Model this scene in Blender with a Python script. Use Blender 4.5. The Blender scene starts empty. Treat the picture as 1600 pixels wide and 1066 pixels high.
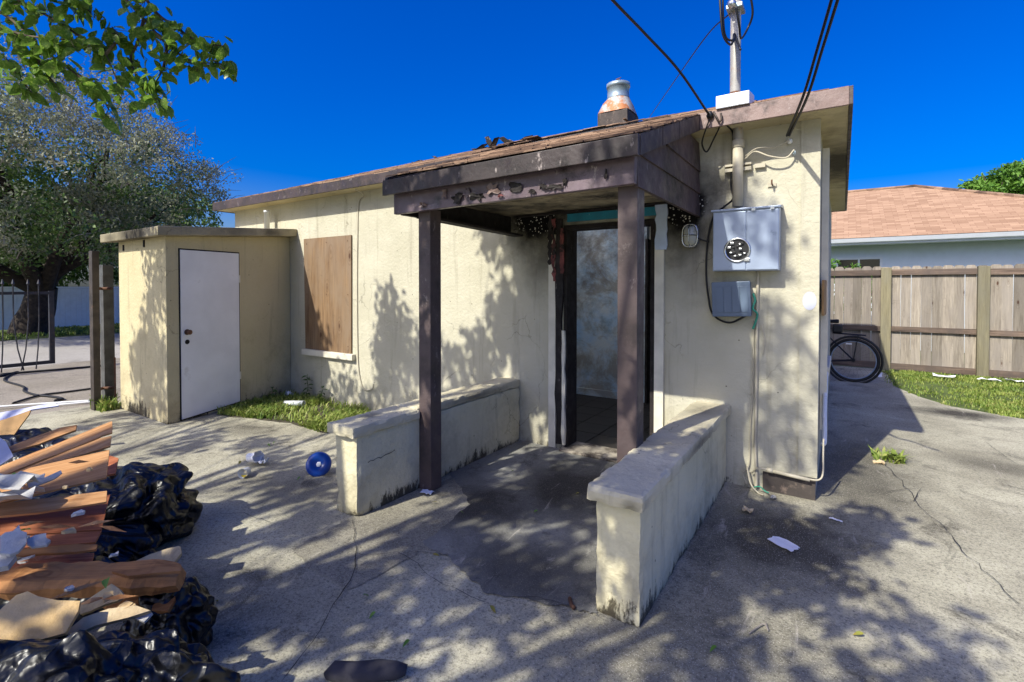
import bpy, bmesh, math, random
import numpy as np
from mathutils.geometry import tessellate_polygon
from mathutils import Vector, Matrix, Quaternion, noise as mn

# ------------------------------------------------------------------ camera, sky, sun, exposure
scene = bpy.context.scene
COL = scene.collection
RAD = math.radians
TH, PIT, FPX, PX, PY = RAD(33.55), RAD(1.0), 778.0, 800.0, 461.58
CAM = Vector((0.145, -4.07, 1.5))
cd = bpy.data.cameras.new('camera'); cam = bpy.data.objects.new('camera', cd); COL.objects.link(cam)
cam.location = CAM; cam.rotation_euler = (math.pi/2 - PIT, 0, TH)
cd.sensor_fit = 'HORIZONTAL'; cd.sensor_width = 36.0; cd.lens = FPX/1600*36
cd.shift_y = -(533 - PY)/1600; cd.clip_start = 0.05; cd.clip_end = 2000
scene.camera = cam

SUN_AZ, SUN_EL = RAD(13.5), RAD(43.5)          # light travels towards +Y, turned 13.5 degrees to +X
SUN_DIR = Vector((math.sin(SUN_AZ)*math.cos(SUN_EL), math.cos(SUN_AZ)*math.cos(SUN_EL), -math.sin(SUN_EL)))
world = bpy.data.worlds.new('World'); scene.world = world; world.use_nodes = True
wn = world.node_tree
bg = wn.nodes['Background']
sky = wn.nodes.new('ShaderNodeTexSky'); sky.sky_type = 'NISHITA'; sky.sun_disc = False
sky.sun_elevation = SUN_EL; sky.sun_rotation = math.pi + SUN_AZ
sky.air_density = 1.0; sky.dust_density = 3.3; sky.ozone_density = 6.0; sky.altitude = 0
hs = wn.nodes.new('ShaderNodeHueSaturation'); hs.inputs['Saturation'].default_value = 1.6
hs.inputs['Hue'].default_value = 0.525; hs.inputs['Value'].default_value = 1.0
wn.links.new(sky.outputs[0], hs.inputs['Color']); wn.links.new(hs.outputs[0], bg.inputs['Color'])
bg.inputs['Strength'].default_value = 0.15
sd = bpy.data.lights.new('sun', 'SUN'); sun = bpy.data.objects.new('sun', sd); COL.objects.link(sun)
sd.energy = 4.8; sd.angle = RAD(0.53); sd.color = (1.0, 0.965, 0.855)
sun.rotation_euler = SUN_DIR.to_track_quat('-Z', 'Y').to_euler(); sun.location = (-5, -20, 20)
vs = scene.view_settings; vs.view_transform = 'Standard'; vs.look = 'None'; vs.gamma = 1.0; vs.use_curve_mapping = False
vs.exposure = 0.45
scene.cycles.max_bounces = 8; scene.cycles.transparent_max_bounces = 16

# ------------------------------------------------------------------ measuring helpers (pixel of the photo -> point on a real plane)
F0 = Vector((-math.sin(TH), math.cos(TH), 0)); RR = Vector((math.cos(TH), math.sin(TH), 0)); U0 = Vector((0, 0, 1))
FF = F0*math.cos(PIT) - U0*math.sin(PIT); UU = U0*math.cos(PIT) + F0*math.sin(PIT)
def ray(x, y): return FF + RR*((x-PX)/FPX) + UU*((PY-y)/FPX)
def gz(x, y, z=0.0):
    d = ray(x, y); return CAM + d*((z-CAM.z)/d.z)
def fy(x, y, c=0.0):
    d = ray(x, y); return CAM + d*((c-CAM.y)/d.y)
def dep(x, y, b): return CAM + ray(x, y)*b
def onplane(x, y, p, n):
    d = ray(x, y); return CAM + d*((p-CAM).dot(n)/d.dot(n))
def proj(p):
    v = p-CAM; z = v.dot(FF)
    if z < 0.05: return None
    return (PX+FPX*v.dot(RR)/z, PY-FPX*v.dot(UU)/z)

# ------------------------------------------------------------------ materials
def lin(h):
    h = h.lstrip('#'); c = [int(h[i:i+2], 16)/255 for i in (0, 2, 4)]
    return tuple((v/12.92 if v <= 0.04045 else ((v+0.055)/1.055)**2.4) for v in c) + (1.0,)
class N:
    def __init__(s, name, rough=0.8, metal=0.0, spec=0.5):
        s.m = bpy.data.materials.new(name); s.m.use_nodes = True; s.t = s.m.node_tree
        s.b = s.t.nodes['Principled BSDF']; s.out = s.t.nodes['Material Output']
        s.b.inputs['Roughness'].default_value = rough; s.b.inputs['Metallic'].default_value = metal
        s.b.inputs['Specular IOR Level'].default_value = spec
        s.geo = s.n('ShaderNodeNewGeometry'); s.pos = s.geo.outputs['Position']
        s.tc = s.n('ShaderNodeTexCoord'); s.obj = s.tc.outputs['Object']
    def n(s, k, **kw):
        o = s.t.nodes.new(k)
        for a, v in kw.items(): setattr(o, a, v)
        return o
    def l(s, a, b): s.t.links.new(a, b)
    def setin(s, sock, v):
        if isinstance(v, (int, float, tuple, list)): sock.default_value = v
        else: s.l(v, sock)
    def mapping(s, scale=(1, 1, 1), loc=(0, 0, 0), rot=(0, 0, 0), src=None):
        m = s.n('ShaderNodeMapping'); s.l(src or s.obj, m.inputs[0])
        m.inputs['Scale'].default_value = scale; m.inputs['Location'].default_value = loc; m.inputs['Rotation'].default_value = rot
        return m.outputs[0]
    def noise(s, scale, detail=4, rough=0.55, dist=0.0, src=None):
        o = s.n('ShaderNodeTexNoise'); s.l(src or s.obj, o.inputs['Vector'])
        o.inputs['Scale'].default_value = scale; o.inputs['Detail'].default_value = detail
        o.inputs['Roughness'].default_value = rough; o.inputs['Distortion'].default_value = dist
        return o.outputs['Fac']
    def vor(s, scale, feature='F1', src=None, rnd=1.0):
        o = s.n('ShaderNodeTexVoronoi', feature=feature); s.l(src or s.obj, o.inputs['Vector'])
        o.inputs['Scale'].default_value = scale; o.inputs['Randomness'].default_value = rnd
        return o.outputs['Distance']
    def ramp(s, fac, a, b, ca=0.0, cb=1.0):
        o = s.n('ShaderNodeMapRange'); o.clamp = True; s.setin(o.inputs[0], fac)
        o.inputs[1].default_value = a; o.inputs[2].default_value = b; o.inputs[3].default_value = ca; o.inputs[4].default_value = cb
        return o.outputs[0]
    def math(s, op, a, b=0.0, clamp=False):
        o = s.n('ShaderNodeMath', operation=op); o.use_clamp = clamp; s.setin(o.inputs[0], a); s.setin(o.inputs[1], b)
        return o.outputs[0]
    def mix(s, fac, a, b, mode='MIX'):
        o = s.n('ShaderNodeMix', data_type='RGBA', blend_type=mode); o.clamp_factor = True
        s.setin(o.inputs[0], fac); s.setin(o.inputs[6], a); s.setin(o.inputs[7], b)
        return o.outputs[2]
    def sep(s, v=None):
        o = s.n('ShaderNodeSeparateXYZ'); s.l(v or s.pos, o.inputs[0]); return o.outputs
    def rnd(s):
        return s.n('ShaderNodeObjectInfo').outputs['Random']
    def blob(s, c, r, soft=0.4, warp=0.25, wscale=6):
        """0..1 mask of a stain or shade patch round world point c with radii r, ragged by noise"""
        o = s.n('ShaderNodeVectorMath', operation='SUBTRACT'); s.l(s.pos, o.inputs[0]); o.inputs[1].default_value = c
        d = s.n('ShaderNodeVectorMath', operation='DIVIDE'); s.l(o.outputs[0], d.inputs[0]); d.inputs[1].default_value = r
        ln = s.n('ShaderNodeVectorMath', operation='LENGTH'); s.l(d.outputs[0], ln.inputs[0])
        nz = s.noise(wscale, 5, 0.65, src=s.pos)
        v = s.math('ADD', ln.outputs['Value'], s.math('MULTIPLY', s.math('SUBTRACT', nz, 0.5), warp*4))
        return s.ramp(v, 1.0, 1.0-soft, 0, 1)
    def color(s, c): s.setin(s.b.inputs['Base Color'], c)
    def rough(s, c): s.setin(s.b.inputs['Roughness'], c)
    def bump(s, h, strength=0.3, dist=0.01):
        o = s.n('ShaderNodeBump'); o.inputs['Strength'].default_value = strength; o.inputs['Distance'].default_value = dist
        s.l(h, o.inputs['Height']); s.l(o.outputs[0], s.b.inputs['Normal'])
        return o

M = {}
def simple(key, hexc, rough=0.7, metal=0.0, var=0.12, vscale=8, bump=0.0, bscale=60, dirt=None, dscale=5, dlo=0.55, dhi=0.75):
    n = N(key, rough, metal); c = lin(hexc)
    dk = tuple(v*(1-var*2) for v in c[:3]) + (1,)
    col = n.mix(n.ramp(n.noise(vscale, 5), 0.35, 0.65), dk, c)
    if dirt: col = n.mix(n.ramp(n.noise(dscale, 6, 0.7), dlo, dhi), col, lin(dirt))
    n.color(col)
    if bump: n.bump(n.noise(bscale, 4), bump, 0.004)
    M[key] = n.m
    return n

def stucco(key, base, alt, mold=None, soot=None, extra=None):
    n = N(key, 0.88, spec=0.25)
    col = n.mix(n.ramp(n.noise(1.3, 5, 0.6), 0.35, 0.7), lin(base), lin(alt))
    col = n.mix(n.ramp(n.noise(9, 5, 0.7), 0.62, 0.8, 0, 0.35), col, lin('#9c9076'))
    # drips running down the wall
    drip = n.noise(1.0, 5, 0.65, src=n.mapping((9, 9, 0.7)))
    col = n.mix(n.ramp(drip, 0.56, 0.78, 0, 0.6), col, lin('#7f7766'))
    # chips and pock marks
    col = n.mix(n.ramp(n.vor(7), 0.050, 0.035, 0, 0.8), col, lin('#3a342c'))
    # mould patches hugging the foot of the wall
    if mold:
        z = n.sep()[2]
        mk = n.math('SUBTRACT', n.math('ADD', n.math('MULTIPLY', n.noise(9, 7, 0.8, src=n.mapping((1.8, 1.8, 0.6))), 0.6), n.math('MULTIPLY', n.noise(1.7, 3), 0.4)), n.math('MULTIPLY', z, mold[0]))
        col = n.mix(n.ramp(mk, mold[1]-0.02, mold[1]+0.035, 0, 0.92), col, lin('#24211b'))
        mk2 = n.math('SUBTRACT', n.noise(3, 6, 0.7), n.math('MULTIPLY', z, mold[0]*0.35))
        col = n.mix(n.ramp(mk2, mold[1]-0.1, mold[1]+0.16, 0, 0.45), col, lin('#6d6048'))
    for c, r, a in (soot or []):
        col = n.mix(n.math('MULTIPLY', n.blob(c, r, 0.8, 0.22, 5), a), col, lin('#171412'))
    for c, r in (extra or []):      # blistered paint: white flecks left on the burnt wall
        inside = n.blob(c, r, 0.35, 0.42, 8)
        col = n.mix(n.math('MULTIPLY', inside, 0.97), col, lin('#0e0c0b'))
        fl = n.ramp(n.vor(38, src=n.mapping((1, 1, 1))), 0.27, 0.20)
        fl = n.math('MULTIPLY', fl, n.ramp(n.noise(9, 3), 0.40, 0.52))
        col = n.mix(n.math('MULTIPLY', n.math('MULTIPLY', fl, inside), 0.95), col, lin('#e9e4d6'))
    n.color(col)
    h = n.math('ADD', n.math('MULTIPLY', n.noise(34, 5, 0.6), 0.6), n.math('MULTIPLY', n.noise(5, 4, 0.5), 1.2))
    # hairline cracks wandering over the render coat
    wp_ = n.n('ShaderNodeVectorMath', operation='ADD'); n.l(n.obj, wp_.inputs[0]); nzv = n.n('ShaderNodeTexNoise'); n.l(n.obj, nzv.inputs['Vector']); nzv.inputs['Scale'].default_value = 4; nzv.inputs['Detail'].default_value = 5
    sc_ = n.n('ShaderNodeVectorMath', operation='SCALE'); n.l(nzv.outputs['Color'], sc_.inputs[0]); sc_.inputs['Scale'].default_value = 0.35; n.l(sc_.outputs[0], wp_.inputs[1])
    ck = n.vor(1.5, 'DISTANCE_TO_EDGE', src=wp_.outputs[0])
    ckm = n.math('MULTIPLY', n.ramp(ck, 0.006, 0.002), n.ramp(n.noise(1.1, 3), 0.5, 0.6, 0, 0.4))
    n.color(n.mix(ckm, col, lin('#4a4338')))
    n.bump(n.math('SUBTRACT', h, n.math('MULTIPLY', ckm, 0.5)), 0.75, 0.016)
    M[key] = n.m
    return n

CREAM, CREAM2 = '#c0bba6', '#b1ac96'
stucco('house_stucco', CREAM, CREAM2, mold=(0.95, 0.51),
       soot=[((-2.28, 0, 2.12), (0.50, 0.5, 0.42), 1.0), ((-2.2, 0, 1.8), (0.30, 0.5, 0.5), 0.6), ((-0.93, 0, 2.12), (0.42, 0.5, 0.5), 1.0),
             ((-0.85, 0, 1.75), (0.35, 0.5, 0.5), 0.45), ((-1.6, 0, 2.3), (1.2, 0.5, 0.3), 0.95)],
       extra=[((-2.27, 0, 2.13), (0.30, 0.4, 0.19)), ((-0.92, 0, 2.12), (0.20, 0.4, 0.17))])
stucco('shed_stucco', '#c3b895', '#b8ac88', mold=(0.5, 0.505))
stucco('low_wall_stucco', '#d9d0ad', '#c6bd98', mold=(1.1, 0.465))
stucco('cap_concrete', '#d2c9aa', '#b1a88d', soot=[((-0.6, -1.98, 0.55), (0.06, 0.1, 0.05), 0.6), ((-0.55, -1.0, 0.56), (0.06, 0.5, 0.05), 0.6), ((-2.44, -0.7, 0.56), (0.05, 0.6, 0.05), 0.6), ((-0.7, -0.3, 0.6), (0.2, 0.3, 0.05), 0.4), ((-2.58, -1.75, 0.6), (0.08, 0.12, 0.2), 0.5)])
stucco('slab_roof', '#ada386', '#7c745f', soot=[((-6.3, -1.78, 2.08), (0.25, 0.2, 0.12), 0.8), ((-7.1, -1.78, 2.08), (0.2, 0.2, 0.08), 0.5), ((-6.0, -0.4, 2.2), (0.2, 0.2, 0.1), 0.6), ((-6.6, -1.78, 2.1), (0.5, 0.2, 0.2), 0.85), ((-5.9, -0.9, 2.2), (0.2, 0.5, 0.2), 0.4)])
stucco('soffit', '#c8bc98', '#b9ac86', soot=[((0.1, 1.6, 2.66), (0.4, 1.6, 0.5), 0.9), ((-0.3, -0.1, 2.66), (0.35, 0.4, 0.3), 0.25)])

# ground concrete
def concrete(key, light, dark, vdark, scale=1.0, lo=0.40, stain_shade=(), fine=1.0):
    n = N(key, 0.9, spec=0.25)
    col = n.mix(n.ramp(n.noise(0.9*scale, 7, 0.68, 0.4), 0.36, 0.66), lin(dark), lin(light))
    col = n.mix(n.ramp(n.noise(2.3*scale, 8, 0.75, 0.6), 0.54, 0.68, 0, 0.85), col, lin(vdark))
    for c, r, a in stain_shade: col = n.mix(n.math('MULTIPLY', n.blob(c, r, 0.7, 0.22, 3), a), col, lin('#2a2723'))  # dark patches: real stains, and shade painted into the ground colour
    col = n.mix(n.ramp(n.noise(55, 4, 0.7), 0.50, 0.66, 0, 0.6*fine), col, lin(vdark))
    col = n.mix(n.ramp(n.noise(24, 6, 0.8, 1.0), 0.56, 0.68, 0, 0.55), col, lin(vdark))
    col = n.mix(n.ramp(n.vor(110), 0.30, 0.12, 0, 0.7*fine), col, lin('#c2baab'))
    col = n.mix(n.ramp(n.noise(95, 4, 0.8), 0.54, 0.66, 0, 0.75*fine), col, lin('#2a2724'))
    sc_ = n.noise(7, 7, 0.75, 1.5, src=n.mapping((1.0, 0.25, 1), rot=(0, 0, 0.6)))
    col = n.mix(n.ramp(sc_, 0.60, 0.72, 0, 0.55), col, lin('#c6beb0'))
    n.color(col)
    h = n.math('ADD', n.math('MULTIPLY', n.noise(90, 5, 0.7), 0.5), n.noise(11, 5, 0.6))
    n.bump(h, 0.55, 0.012)
    M[key] = n.m
    return n
concrete('yard_concrete', '#bdb8a1', '#8f8a77', '#45423a', stain_shade=[((-0.15, -0.75, 0), (0.75, 0.8, 1), 0.85), ((0.25, 0.9, 0), (0.55, 1.6, 1), 0.7), ((-0.3, -1.9, 0), (0.9, 0.5, 1), 0.35), ((-3.2, -2.0, 0), (0.8, 0.5, 1), 0.4), ((1.2, 1.6, 0), (0.5, 0.3, 1), 0.5), ((-2.4, -2.9, 0), (0.7, 0.5, 1), 0.3), ((-5.2, -1.3, 0), (0.7, 0.3, 1), 0.5), ((1.28, 3.70, 0), (0.62, 0.34, 1), 0.95), ((1.9, 0.6, 0), (0.6, 0.25, 1), 0.4)])  # patches along the house wall paint in shade; the far one is damp
concrete('porch_concrete', '#93928a', '#6e6d67', '#33322f', 1.2, stain_shade=[((-1.55, -0.75, 0), (0.55, 0.75, 1), 0.85), ((-1.9, -1.4, 0), (0.45, 0.5, 1), 0.8), ((-1.2, -1.9, 0), (0.5, 0.5, 1), 0.7), ((-2.1, -2.1, 0), (0.3, 0.3, 1), 0.5)], fine=0.35)  # dark patches paint extra shade into the porch floor
concrete('patch_concrete', '#9b9684', '#7f7a6a', '#55514a', 2.0)
concrete('drive_concrete', '#988f82', '#807869', '#635c52', 0.7)
concrete('road_asphalt', '#aaa59c', '#98938a', '#7d7870', 0.4)
concrete('stain_concrete', '#77705f', '#5e584b', '#45413a', 2.0)
simple('crack', '#2a2724', 0.95)
simple('soil', '#4d4636', 0.95, var=0.25, bump=0.5)
simple('turf', '#5a6a2c', 0.95, var=0.3, vscale=3, bump=0.6, bscale=30)

# painted brown metal / wood of fascia and porch, scorched and scuffed
def brown(key, base, alt, scuff=0.35, burn=0.5, rough=0.45):
    n = N(key, rough, spec=0.5)
    col = n.mix(n.ramp(n.noise(2.2, 5, 0.65), 0.35, 0.68), lin(base), lin(alt))
    col = n.mix(n.ramp(n.noise(3.4, 7, 0.7, 0.3), 0.52, 0.66, 0, burn), col, lin('#15110f'))
    col = n.mix(n.ramp(n.noise(16, 6, 0.75, src=n.mapping((1, 1, 0.5))), 0.61, 0.70, 0, scuff), col, lin('#b7aaa4'))
    n.color(col); n.rough(n.ramp(n.noise(12, 4), 0.3, 0.7, rough-0.12, rough+0.25))
    n.bump(n.math('ADD', n.noise(4, 3), n.math('MULTIPLY', n.noise(40, 4), 0.25)), 0.35, 0.02)
    M[key] = n.m
brown('fascia_brown', '#332a27', '#4b3d39', 0.6, 0.85)
brown('fascia_pale', '#67544d', '#8b756d', 0.5, 0.85)
brown('porch_fascia', '#2d2625', '#433838', 0.7, 0.85)
brown('porch_beam', '#56494d', '#75656c', 0.9, 0.95, 0.38)
brown('post_paint', '#453a38', '#594b49', 0.35, 0.5, 0.5)
brown('siding_paint', '#453836', '#5c4b49', 0.35, 0.98, 0.55)
brown('char', '#1b1715', '#2c2522', 0.25, 0.6, 0.8)
simple('porch_ceiling', '#b3a689', 0.8, var=0.3, vscale=3, dirt='#15110f', dscale=2.2, dlo=0.42, dhi=0.6)

def shingle(key, cols, rough=0.9):
    n = N(key, rough, spec=0.2)
    vo = n.n('ShaderNodeTexVoronoi'); n.l(n.mapping((3.0, 7.0, 7.0)), vo.inputs['Vector']); vo.inputs['Scale'].default_value = 1.0
    f = n.math('ADD', n.math('MULTIPLY', n.sep(vo.outputs['Color'])[0], 0.7), n.math('MULTIPLY', n.noise(25, 5), 0.3))
    col = n.mix(n.ramp(f, 0.2, 0.5), lin(cols[0]), lin(cols[1]))
    col = n.mix(n.ramp(f, 0.5, 0.85), col, lin(cols[2]))
    col = n.mix(n.ramp(n.noise(1.4, 6, 0.7), 0.56, 0.70, 0, 0.8), col, lin(cols[3]))
    n.color(col); n.bump(n.noise(160, 3), 0.5, 0.006); M[key] = n.m
shingle('roof_shingle', ('#57463c', '#7a6252', '#a1866f', '#2c2622'))
def nbr_shingle():
    n = N('neighbour_shingle', 0.9, spec=0.2)
    br = n.n('ShaderNodeTexBrick'); n.l(n.mapping((1, 1, 1), src=n.tc.outputs['UV']), br.inputs['Vector'])
    br.inputs['Scale'].default_value = 1.0; br.inputs['Brick Width'].default_value = 0.26; br.inputs['Row Height'].default_value = 0.115
    br.inputs['Mortar Size'].default_value = 0.004; br.offset = 0.37
    br.inputs['Color1'].default_value = lin('#b8977b'); br.inputs['Color2'].default_value = lin('#8b6c55'); br.inputs['Mortar'].default_value = lin('#6a4a3c')
    col = n.mix(n.ramp(n.noise(9, 6, 0.8, src=n.mapping((1, 2, 2))), 0.3, 0.7, 0.1, 0.75), br.outputs['Color'], lin('#997b63'))
    n.color(col); n.bump(br.outputs['Fac'], -0.4, 0.02); M['neighbour_shingle'] = n.m
nbr_shingle()

def wood(key, light, dark, axis='Z', grain=26, knots=None, rough=0.75, gray=None, bump=0.25, perobj=0.3):
    n = N(key, rough, spec=0.3)
    sc = {'X': (0.06, 1, 1), 'Y': (1, 0.06, 1), 'Z': (1, 1, 0.06)}[axis]
    off = n.n('ShaderNodeVectorMath', operation='ADD'); n.l(n.obj, off.inputs[0])
    cb = n.n('ShaderNodeCombineXYZ'); r = n.rnd()
    for i, k in enumerate((17.3, 9.1, 31.7)): n.l(n.math('MULTIPLY', r, k), cb.inputs[i])
    n.l(cb.outputs[0], off.inputs[1])
    src = n.mapping(sc, src=off.outputs[0])
    g = n.noise(grain, 6, 0.65, 0.6, src=src); g2 = n.noise(grain*4, 4, 0.6, 0.5, src=src)
    f = n.math('ADD', n.math('MULTIPLY', g, 0.7), n.math('MULTIPLY', g2, 0.3))
    col = n.mix(n.ramp(f, 0.36, 0.62), lin(dark), lin(light))
    if gray: col = n.mix(n.ramp(n.noise(2.5, 5, 0.7, src=n.mapping((1, 1, 0.35), src=off.outputs[0])), 0.42, 0.62, 0, 0.85), col, lin(gray))
    if knots:
        kd = n.vor(knots[0], src=n.mapping(knots[1], src=off.outputs[0]), rnd=knots[2] if len(knots) > 2 else 1.0)
        rg = n.math('SINE', n.math('MULTIPLY', kd, 60))
        col = n.mix(n.math('MULTIPLY', n.ramp(kd, 0.35, 0.1), n.ramp(rg, -0.2, 0.9, 0, 0.55)), col, lin(dark))
        col = n.mix(n.ramp(kd, 0.11, 0.05, 0, 0.95), col, lin('#4a3122'))
    hsv = n.n('ShaderNodeHueSaturation'); n.l(col, hsv.inputs['Color']); n.l(n.ramp(r, 0, 1, 1-perobj, 1+perobj*0.6), hsv.inputs['Value'])
    gr_ = n.ramp(n.noise(6, 7, 0.8, 0.8, src=off.outputs[0]), 0.60, 0.72, 0, 0.5)
    n.color(n.mix(gr_, hsv.outputs[0], lin('#3a2c22'))); n.bump(f, bump, 0.006); M[key] = n.m
wood('fence_wood', '#a09686', '#72695d', 'Z', 30, (2.6, (2.4, 1, 0.9)), 0.85, '#8a8278', 0.5, 0.4)
wood('fence_post', '#8d8568', '#67604a', 'Z', 30, None, 0.85, '#7b7663', 0.5, 0.15)
wood('fence_rail', '#7d6b5c', '#453a32', 'X', 26, None, 0.9, '#5a5049', 0.7, 0.2)
wood('window_ply', '#8f7455', '#5c4430', 'Z', 16, (1.0, (4.6, 0.3, 2.1), 0.45), 0.75, '#84715c', 0.3, 0.0)
wood('ply_light', '#cf9f6c', '#a5703f', 'X', 44, None, 0.6, None, 0.15, 0.22)
wood('ply_red', '#b4714b', '#85472a', 'X', 44, None, 0.55, None, 0.15, 0.2)
wood('lumber_rot', '#bb8450', '#6b4226', 'X', 14, (3.0, (1.2, 2, 2)), 0.8, '#a2744a', 1.2, 0.1)

def plaster(key, base, back, rough=0.85):
    n = N(key, rough)
    col = n.mix(n.ramp(n.noise(5, 6, 0.7), 0.4, 0.65), lin(base), lin(back))
    col = n.mix(n.ramp(n.noise(18, 6, 0.75), 0.62, 0.72, 0, 0.6), col, lin('#8e7a5c'))
    n.color(col); n.bump(n.noise(20, 6, 0.7), 0.6, 0.012); M[key] = n.m
plaster('drywall_tan', '#c9ac7d', '#b4945f'); plaster('drywall_white', '#c2c0ba', '#a6a39d'); plaster('paper_tan', '#cdb890', '#a58f6c')

def plastic_bag():
    n = N('black_bag', 0.36, spec=0.45); n.color(n.mix(n.ramp(n.noise(4, 5, 0.7), 0.6, 0.8, 0, 0.25), lin('#0b0c10'), lin('#1f1e1c')))
    rid = lambda sc, di: n.math('SUBTRACT', 1.0, n.math('ABSOLUTE', n.math('MULTIPLY', n.math('SUBTRACT', n.noise(sc, 2, 0.5, di), 0.5), 5.0)))
    n.bump(n.math('ADD', n.math('MULTIPLY', rid(3.2, 1.2), 0.6), n.math('ADD', n.math('MULTIPLY', rid(7.5, 1.0), 0.20), n.math('MULTIPLY', rid(17, 0.6), 0.03))), 0.75, 0.05); M['black_bag'] = n.m
plastic_bag()

def scorched_blue():
    n = N('interior_blue', 0.85)
    col = n.mix(n.ramp(n.noise(2.2, 6, 0.7), 0.40, 0.62), lin('#a9c6de'), lin('#cdd3d2'))
    col = n.mix(n.ramp(n.noise(1.8, 7, 0.75, 0.5), 0.48, 0.60, 0, 0.75), col, lin('#8a8274'))
    z = n.sep()[2]
    up = n.math('ADD', n.noise(2.5, 6, 0.7), n.math('MULTIPLY', z, 0.16))
    col = n.mix(n.ramp(up, 0.72, 0.98, 0, 0.8), col, lin('#4b443d'))
    col = n.mix(n.ramp(n.noise(9, 6, 0.75, src=n.mapping((2, 2, 0.5))), 0.68, 0.74, 0, 0.9), col, lin('#14110f'))
    n.color(col); n.bump(n.noise(15, 5), 0.4, 0.01); M['interior_blue'] = n.m
scorched_blue()
def diffuser():  # translucent sheet added to spread daylight into the room
    n = N('diffuser_sheet', 0.6); n.color(lin('#f2f4f5')); tr = n.n('ShaderNodeBsdfTranslucent'); tr.inputs['Color'].default_value = lin('#f6f8fa')
    mx = n.n('ShaderNodeMixShader'); mx.inputs[0].default_value = 0.93; n.l(n.b.outputs[0], mx.inputs[1]); n.l(tr.outputs[0], mx.inputs[2]); n.l(mx.outputs[0], n.out.inputs[0]); M['diffuser_sheet'] = n.m
diffuser()
simple('threshold_worn', '#a59c8c', 0.9, var=0.3, vscale=6, dirt='#4a4239', dscale=7, dlo=0.45, dhi=0.6)
simple('interior_dark', '#3b342e', 0.9, var=0.4, vscale=2)
simple('floor_tile', '#2f2b28', 0.6, var=0.25, vscale=3, dirt='#1d1a18', dscale=4)
simple('grout', '#241f1c', 0.95)
simple('trim_cream', '#dcd6c2', 0.7, var=0.08, dirt='#4a3d33', dscale=7, dlo=0.66, dhi=0.8)
simple('teal_paint', '#2389a0', 0.55, var=0.15, dirt='#b9c2c4', dscale=9, dlo=0.62, dhi=0.68)
simple('paleblue_paint', '#bccbe0', 0.7, var=0.08, dirt='#3e6f80', dscale=10, dlo=0.62, dhi=0.67)
simple('red_primer', '#8a4a48', 0.8, var=0.3, dirt='#1b1512', dscale=12, dlo=0.45, dhi=0.6)
simple('door_white', '#e4e4e6', 0.5, var=0.05, vscale=3, dirt='#a9a49a', dscale=3, dlo=0.62, dhi=0.85)
simple('dark_gap', '#171412', 0.9)
simple('rust', '#6e4a33', 0.8, var=0.3, dirt='#2c2019', dscale=30)
simple('post_steel', '#4c443d', 0.55, 0.3, var=0.25, dirt='#7d5a40', dscale=9, dlo=0.6, dhi=0.75)
simple('post_galv', '#62625f', 0.5, 0.3, var=0.2, dirt='#4a443f', dscale=7, dlo=0.5, dhi=0.7)
simple('gate_paint', '#3b3c42', 0.5, 0.3, var=0.2, dirt='#5a4a40', dscale=14)
simple('meter_grey', '#a3b0c4', 0.38, 0.35, var=0.07, vscale=4, dirt='#8693a6', dscale=14, dlo=0.6, dhi=0.7)
simple('utility_grey', '#5d6d80', 0.45, 0.0, var=0.06)
simple('utility_light', '#8797aa', 0.45, 0.0, var=0.06)
simple('chrome', '#c4c6c8', 0.25, 0.9, var=0.1)
simple('black_part', '#111214', 0.5)
simple('black_rubber', '#0d0d0e', 0.6)
simple('black_cable', '#101013', 0.5)
simple('cream_conduit', '#b8b09a', 0.6, var=0.08, dirt='#8a7c5e', dscale=12, dlo=0.65, dhi=0.75)
simple('mast_paint', '#a8a49c', 0.5, 0.2, var=0.1, vscale=6, dirt='#a58a72', dscale=8, dlo=0.56, dhi=0.66)
simple('white_metal', '#e1e4ea', 0.4, var=0.05, dirt='#5e6066', dscale=9, dlo=0.64, dhi=0.7)
simple('galv', '#b3b1ab', 0.6, 0.15, var=0.12, dirt='#a5673a', dscale=5, dlo=0.46, dhi=0.58)
simple('galv_clean', '#a3b3ba', 0.4, 0.5, var=0.15, dirt='#5c5248', dscale=12, dlo=0.62, dhi=0.68)
simple('vent_base', '#4d4540', 0.85, var=0.2, bump=0.5, dirt='#7c6c60', dscale=14, dlo=0.55, dhi=0.7)
simple('white_vinyl', '#f0f4f8', 0.55, var=0.04)
simple('neighbour_wall', '#cdd6df', 0.85, var=0.03, bump=0.2)
simple('gutter_white', '#d3d7dc', 0.4, var=0.03)
simple('glass_dark', '#20262b', 0.12, var=0.1)
simple('roof_far', '#8d8880', 0.9, var=0.1)
simple('bark', '#6a5d4e', 0.95, var=0.35, vscale=14, bump=1.0, bscale=18)
simple('bark_dark', '#3b3128', 0.95, var=0.35, vscale=9, bump=1.0, bscale=12)
simple('twig_grey', '#8d857c', 0.9, var=0.2)
simple('cardboard', '#b08a5a', 0.85, var=0.12, dirt='#5a452c', dscale=5)
simple('white_plastic', '#e8e8e6', 0.35, var=0.05)
simple('purple_white', '#c9cbe0', 0.6, var=0.06)
simple('blue_plastic', '#0f3f93', 0.28, var=0.08)
simple('paper', '#dedfea', 0.8, var=0.06, dirt='#d7b6ac', dscale=30, dlo=0.66, dhi=0.7)
simple('sock', '#3d3b42', 0.95, var=0.2, bump=0.4, bscale=120)
simple('green_wire', '#2a8a72', 0.5)
simple('pvc', '#dde0e0', 0.4, var=0.06, dirt='#9a9486', dscale=8)
simple('lamp_glass', '#b9b9a8', 0.25, var=0.1, dirt='#5a5448', dscale=9)
simple('oval_patch', '#b9bcc8', 0.7, var=0.03)
simple('burnt', '#28231f', 0.95, var=0.4, dirt='#75655a', dscale=12, dlo=0.55, dhi=0.65)
simple('clear_cup', '#d5d9dc', 0.2, var=0.08)
simple('yellow_bit', '#c9b23a', 0.6)

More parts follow.
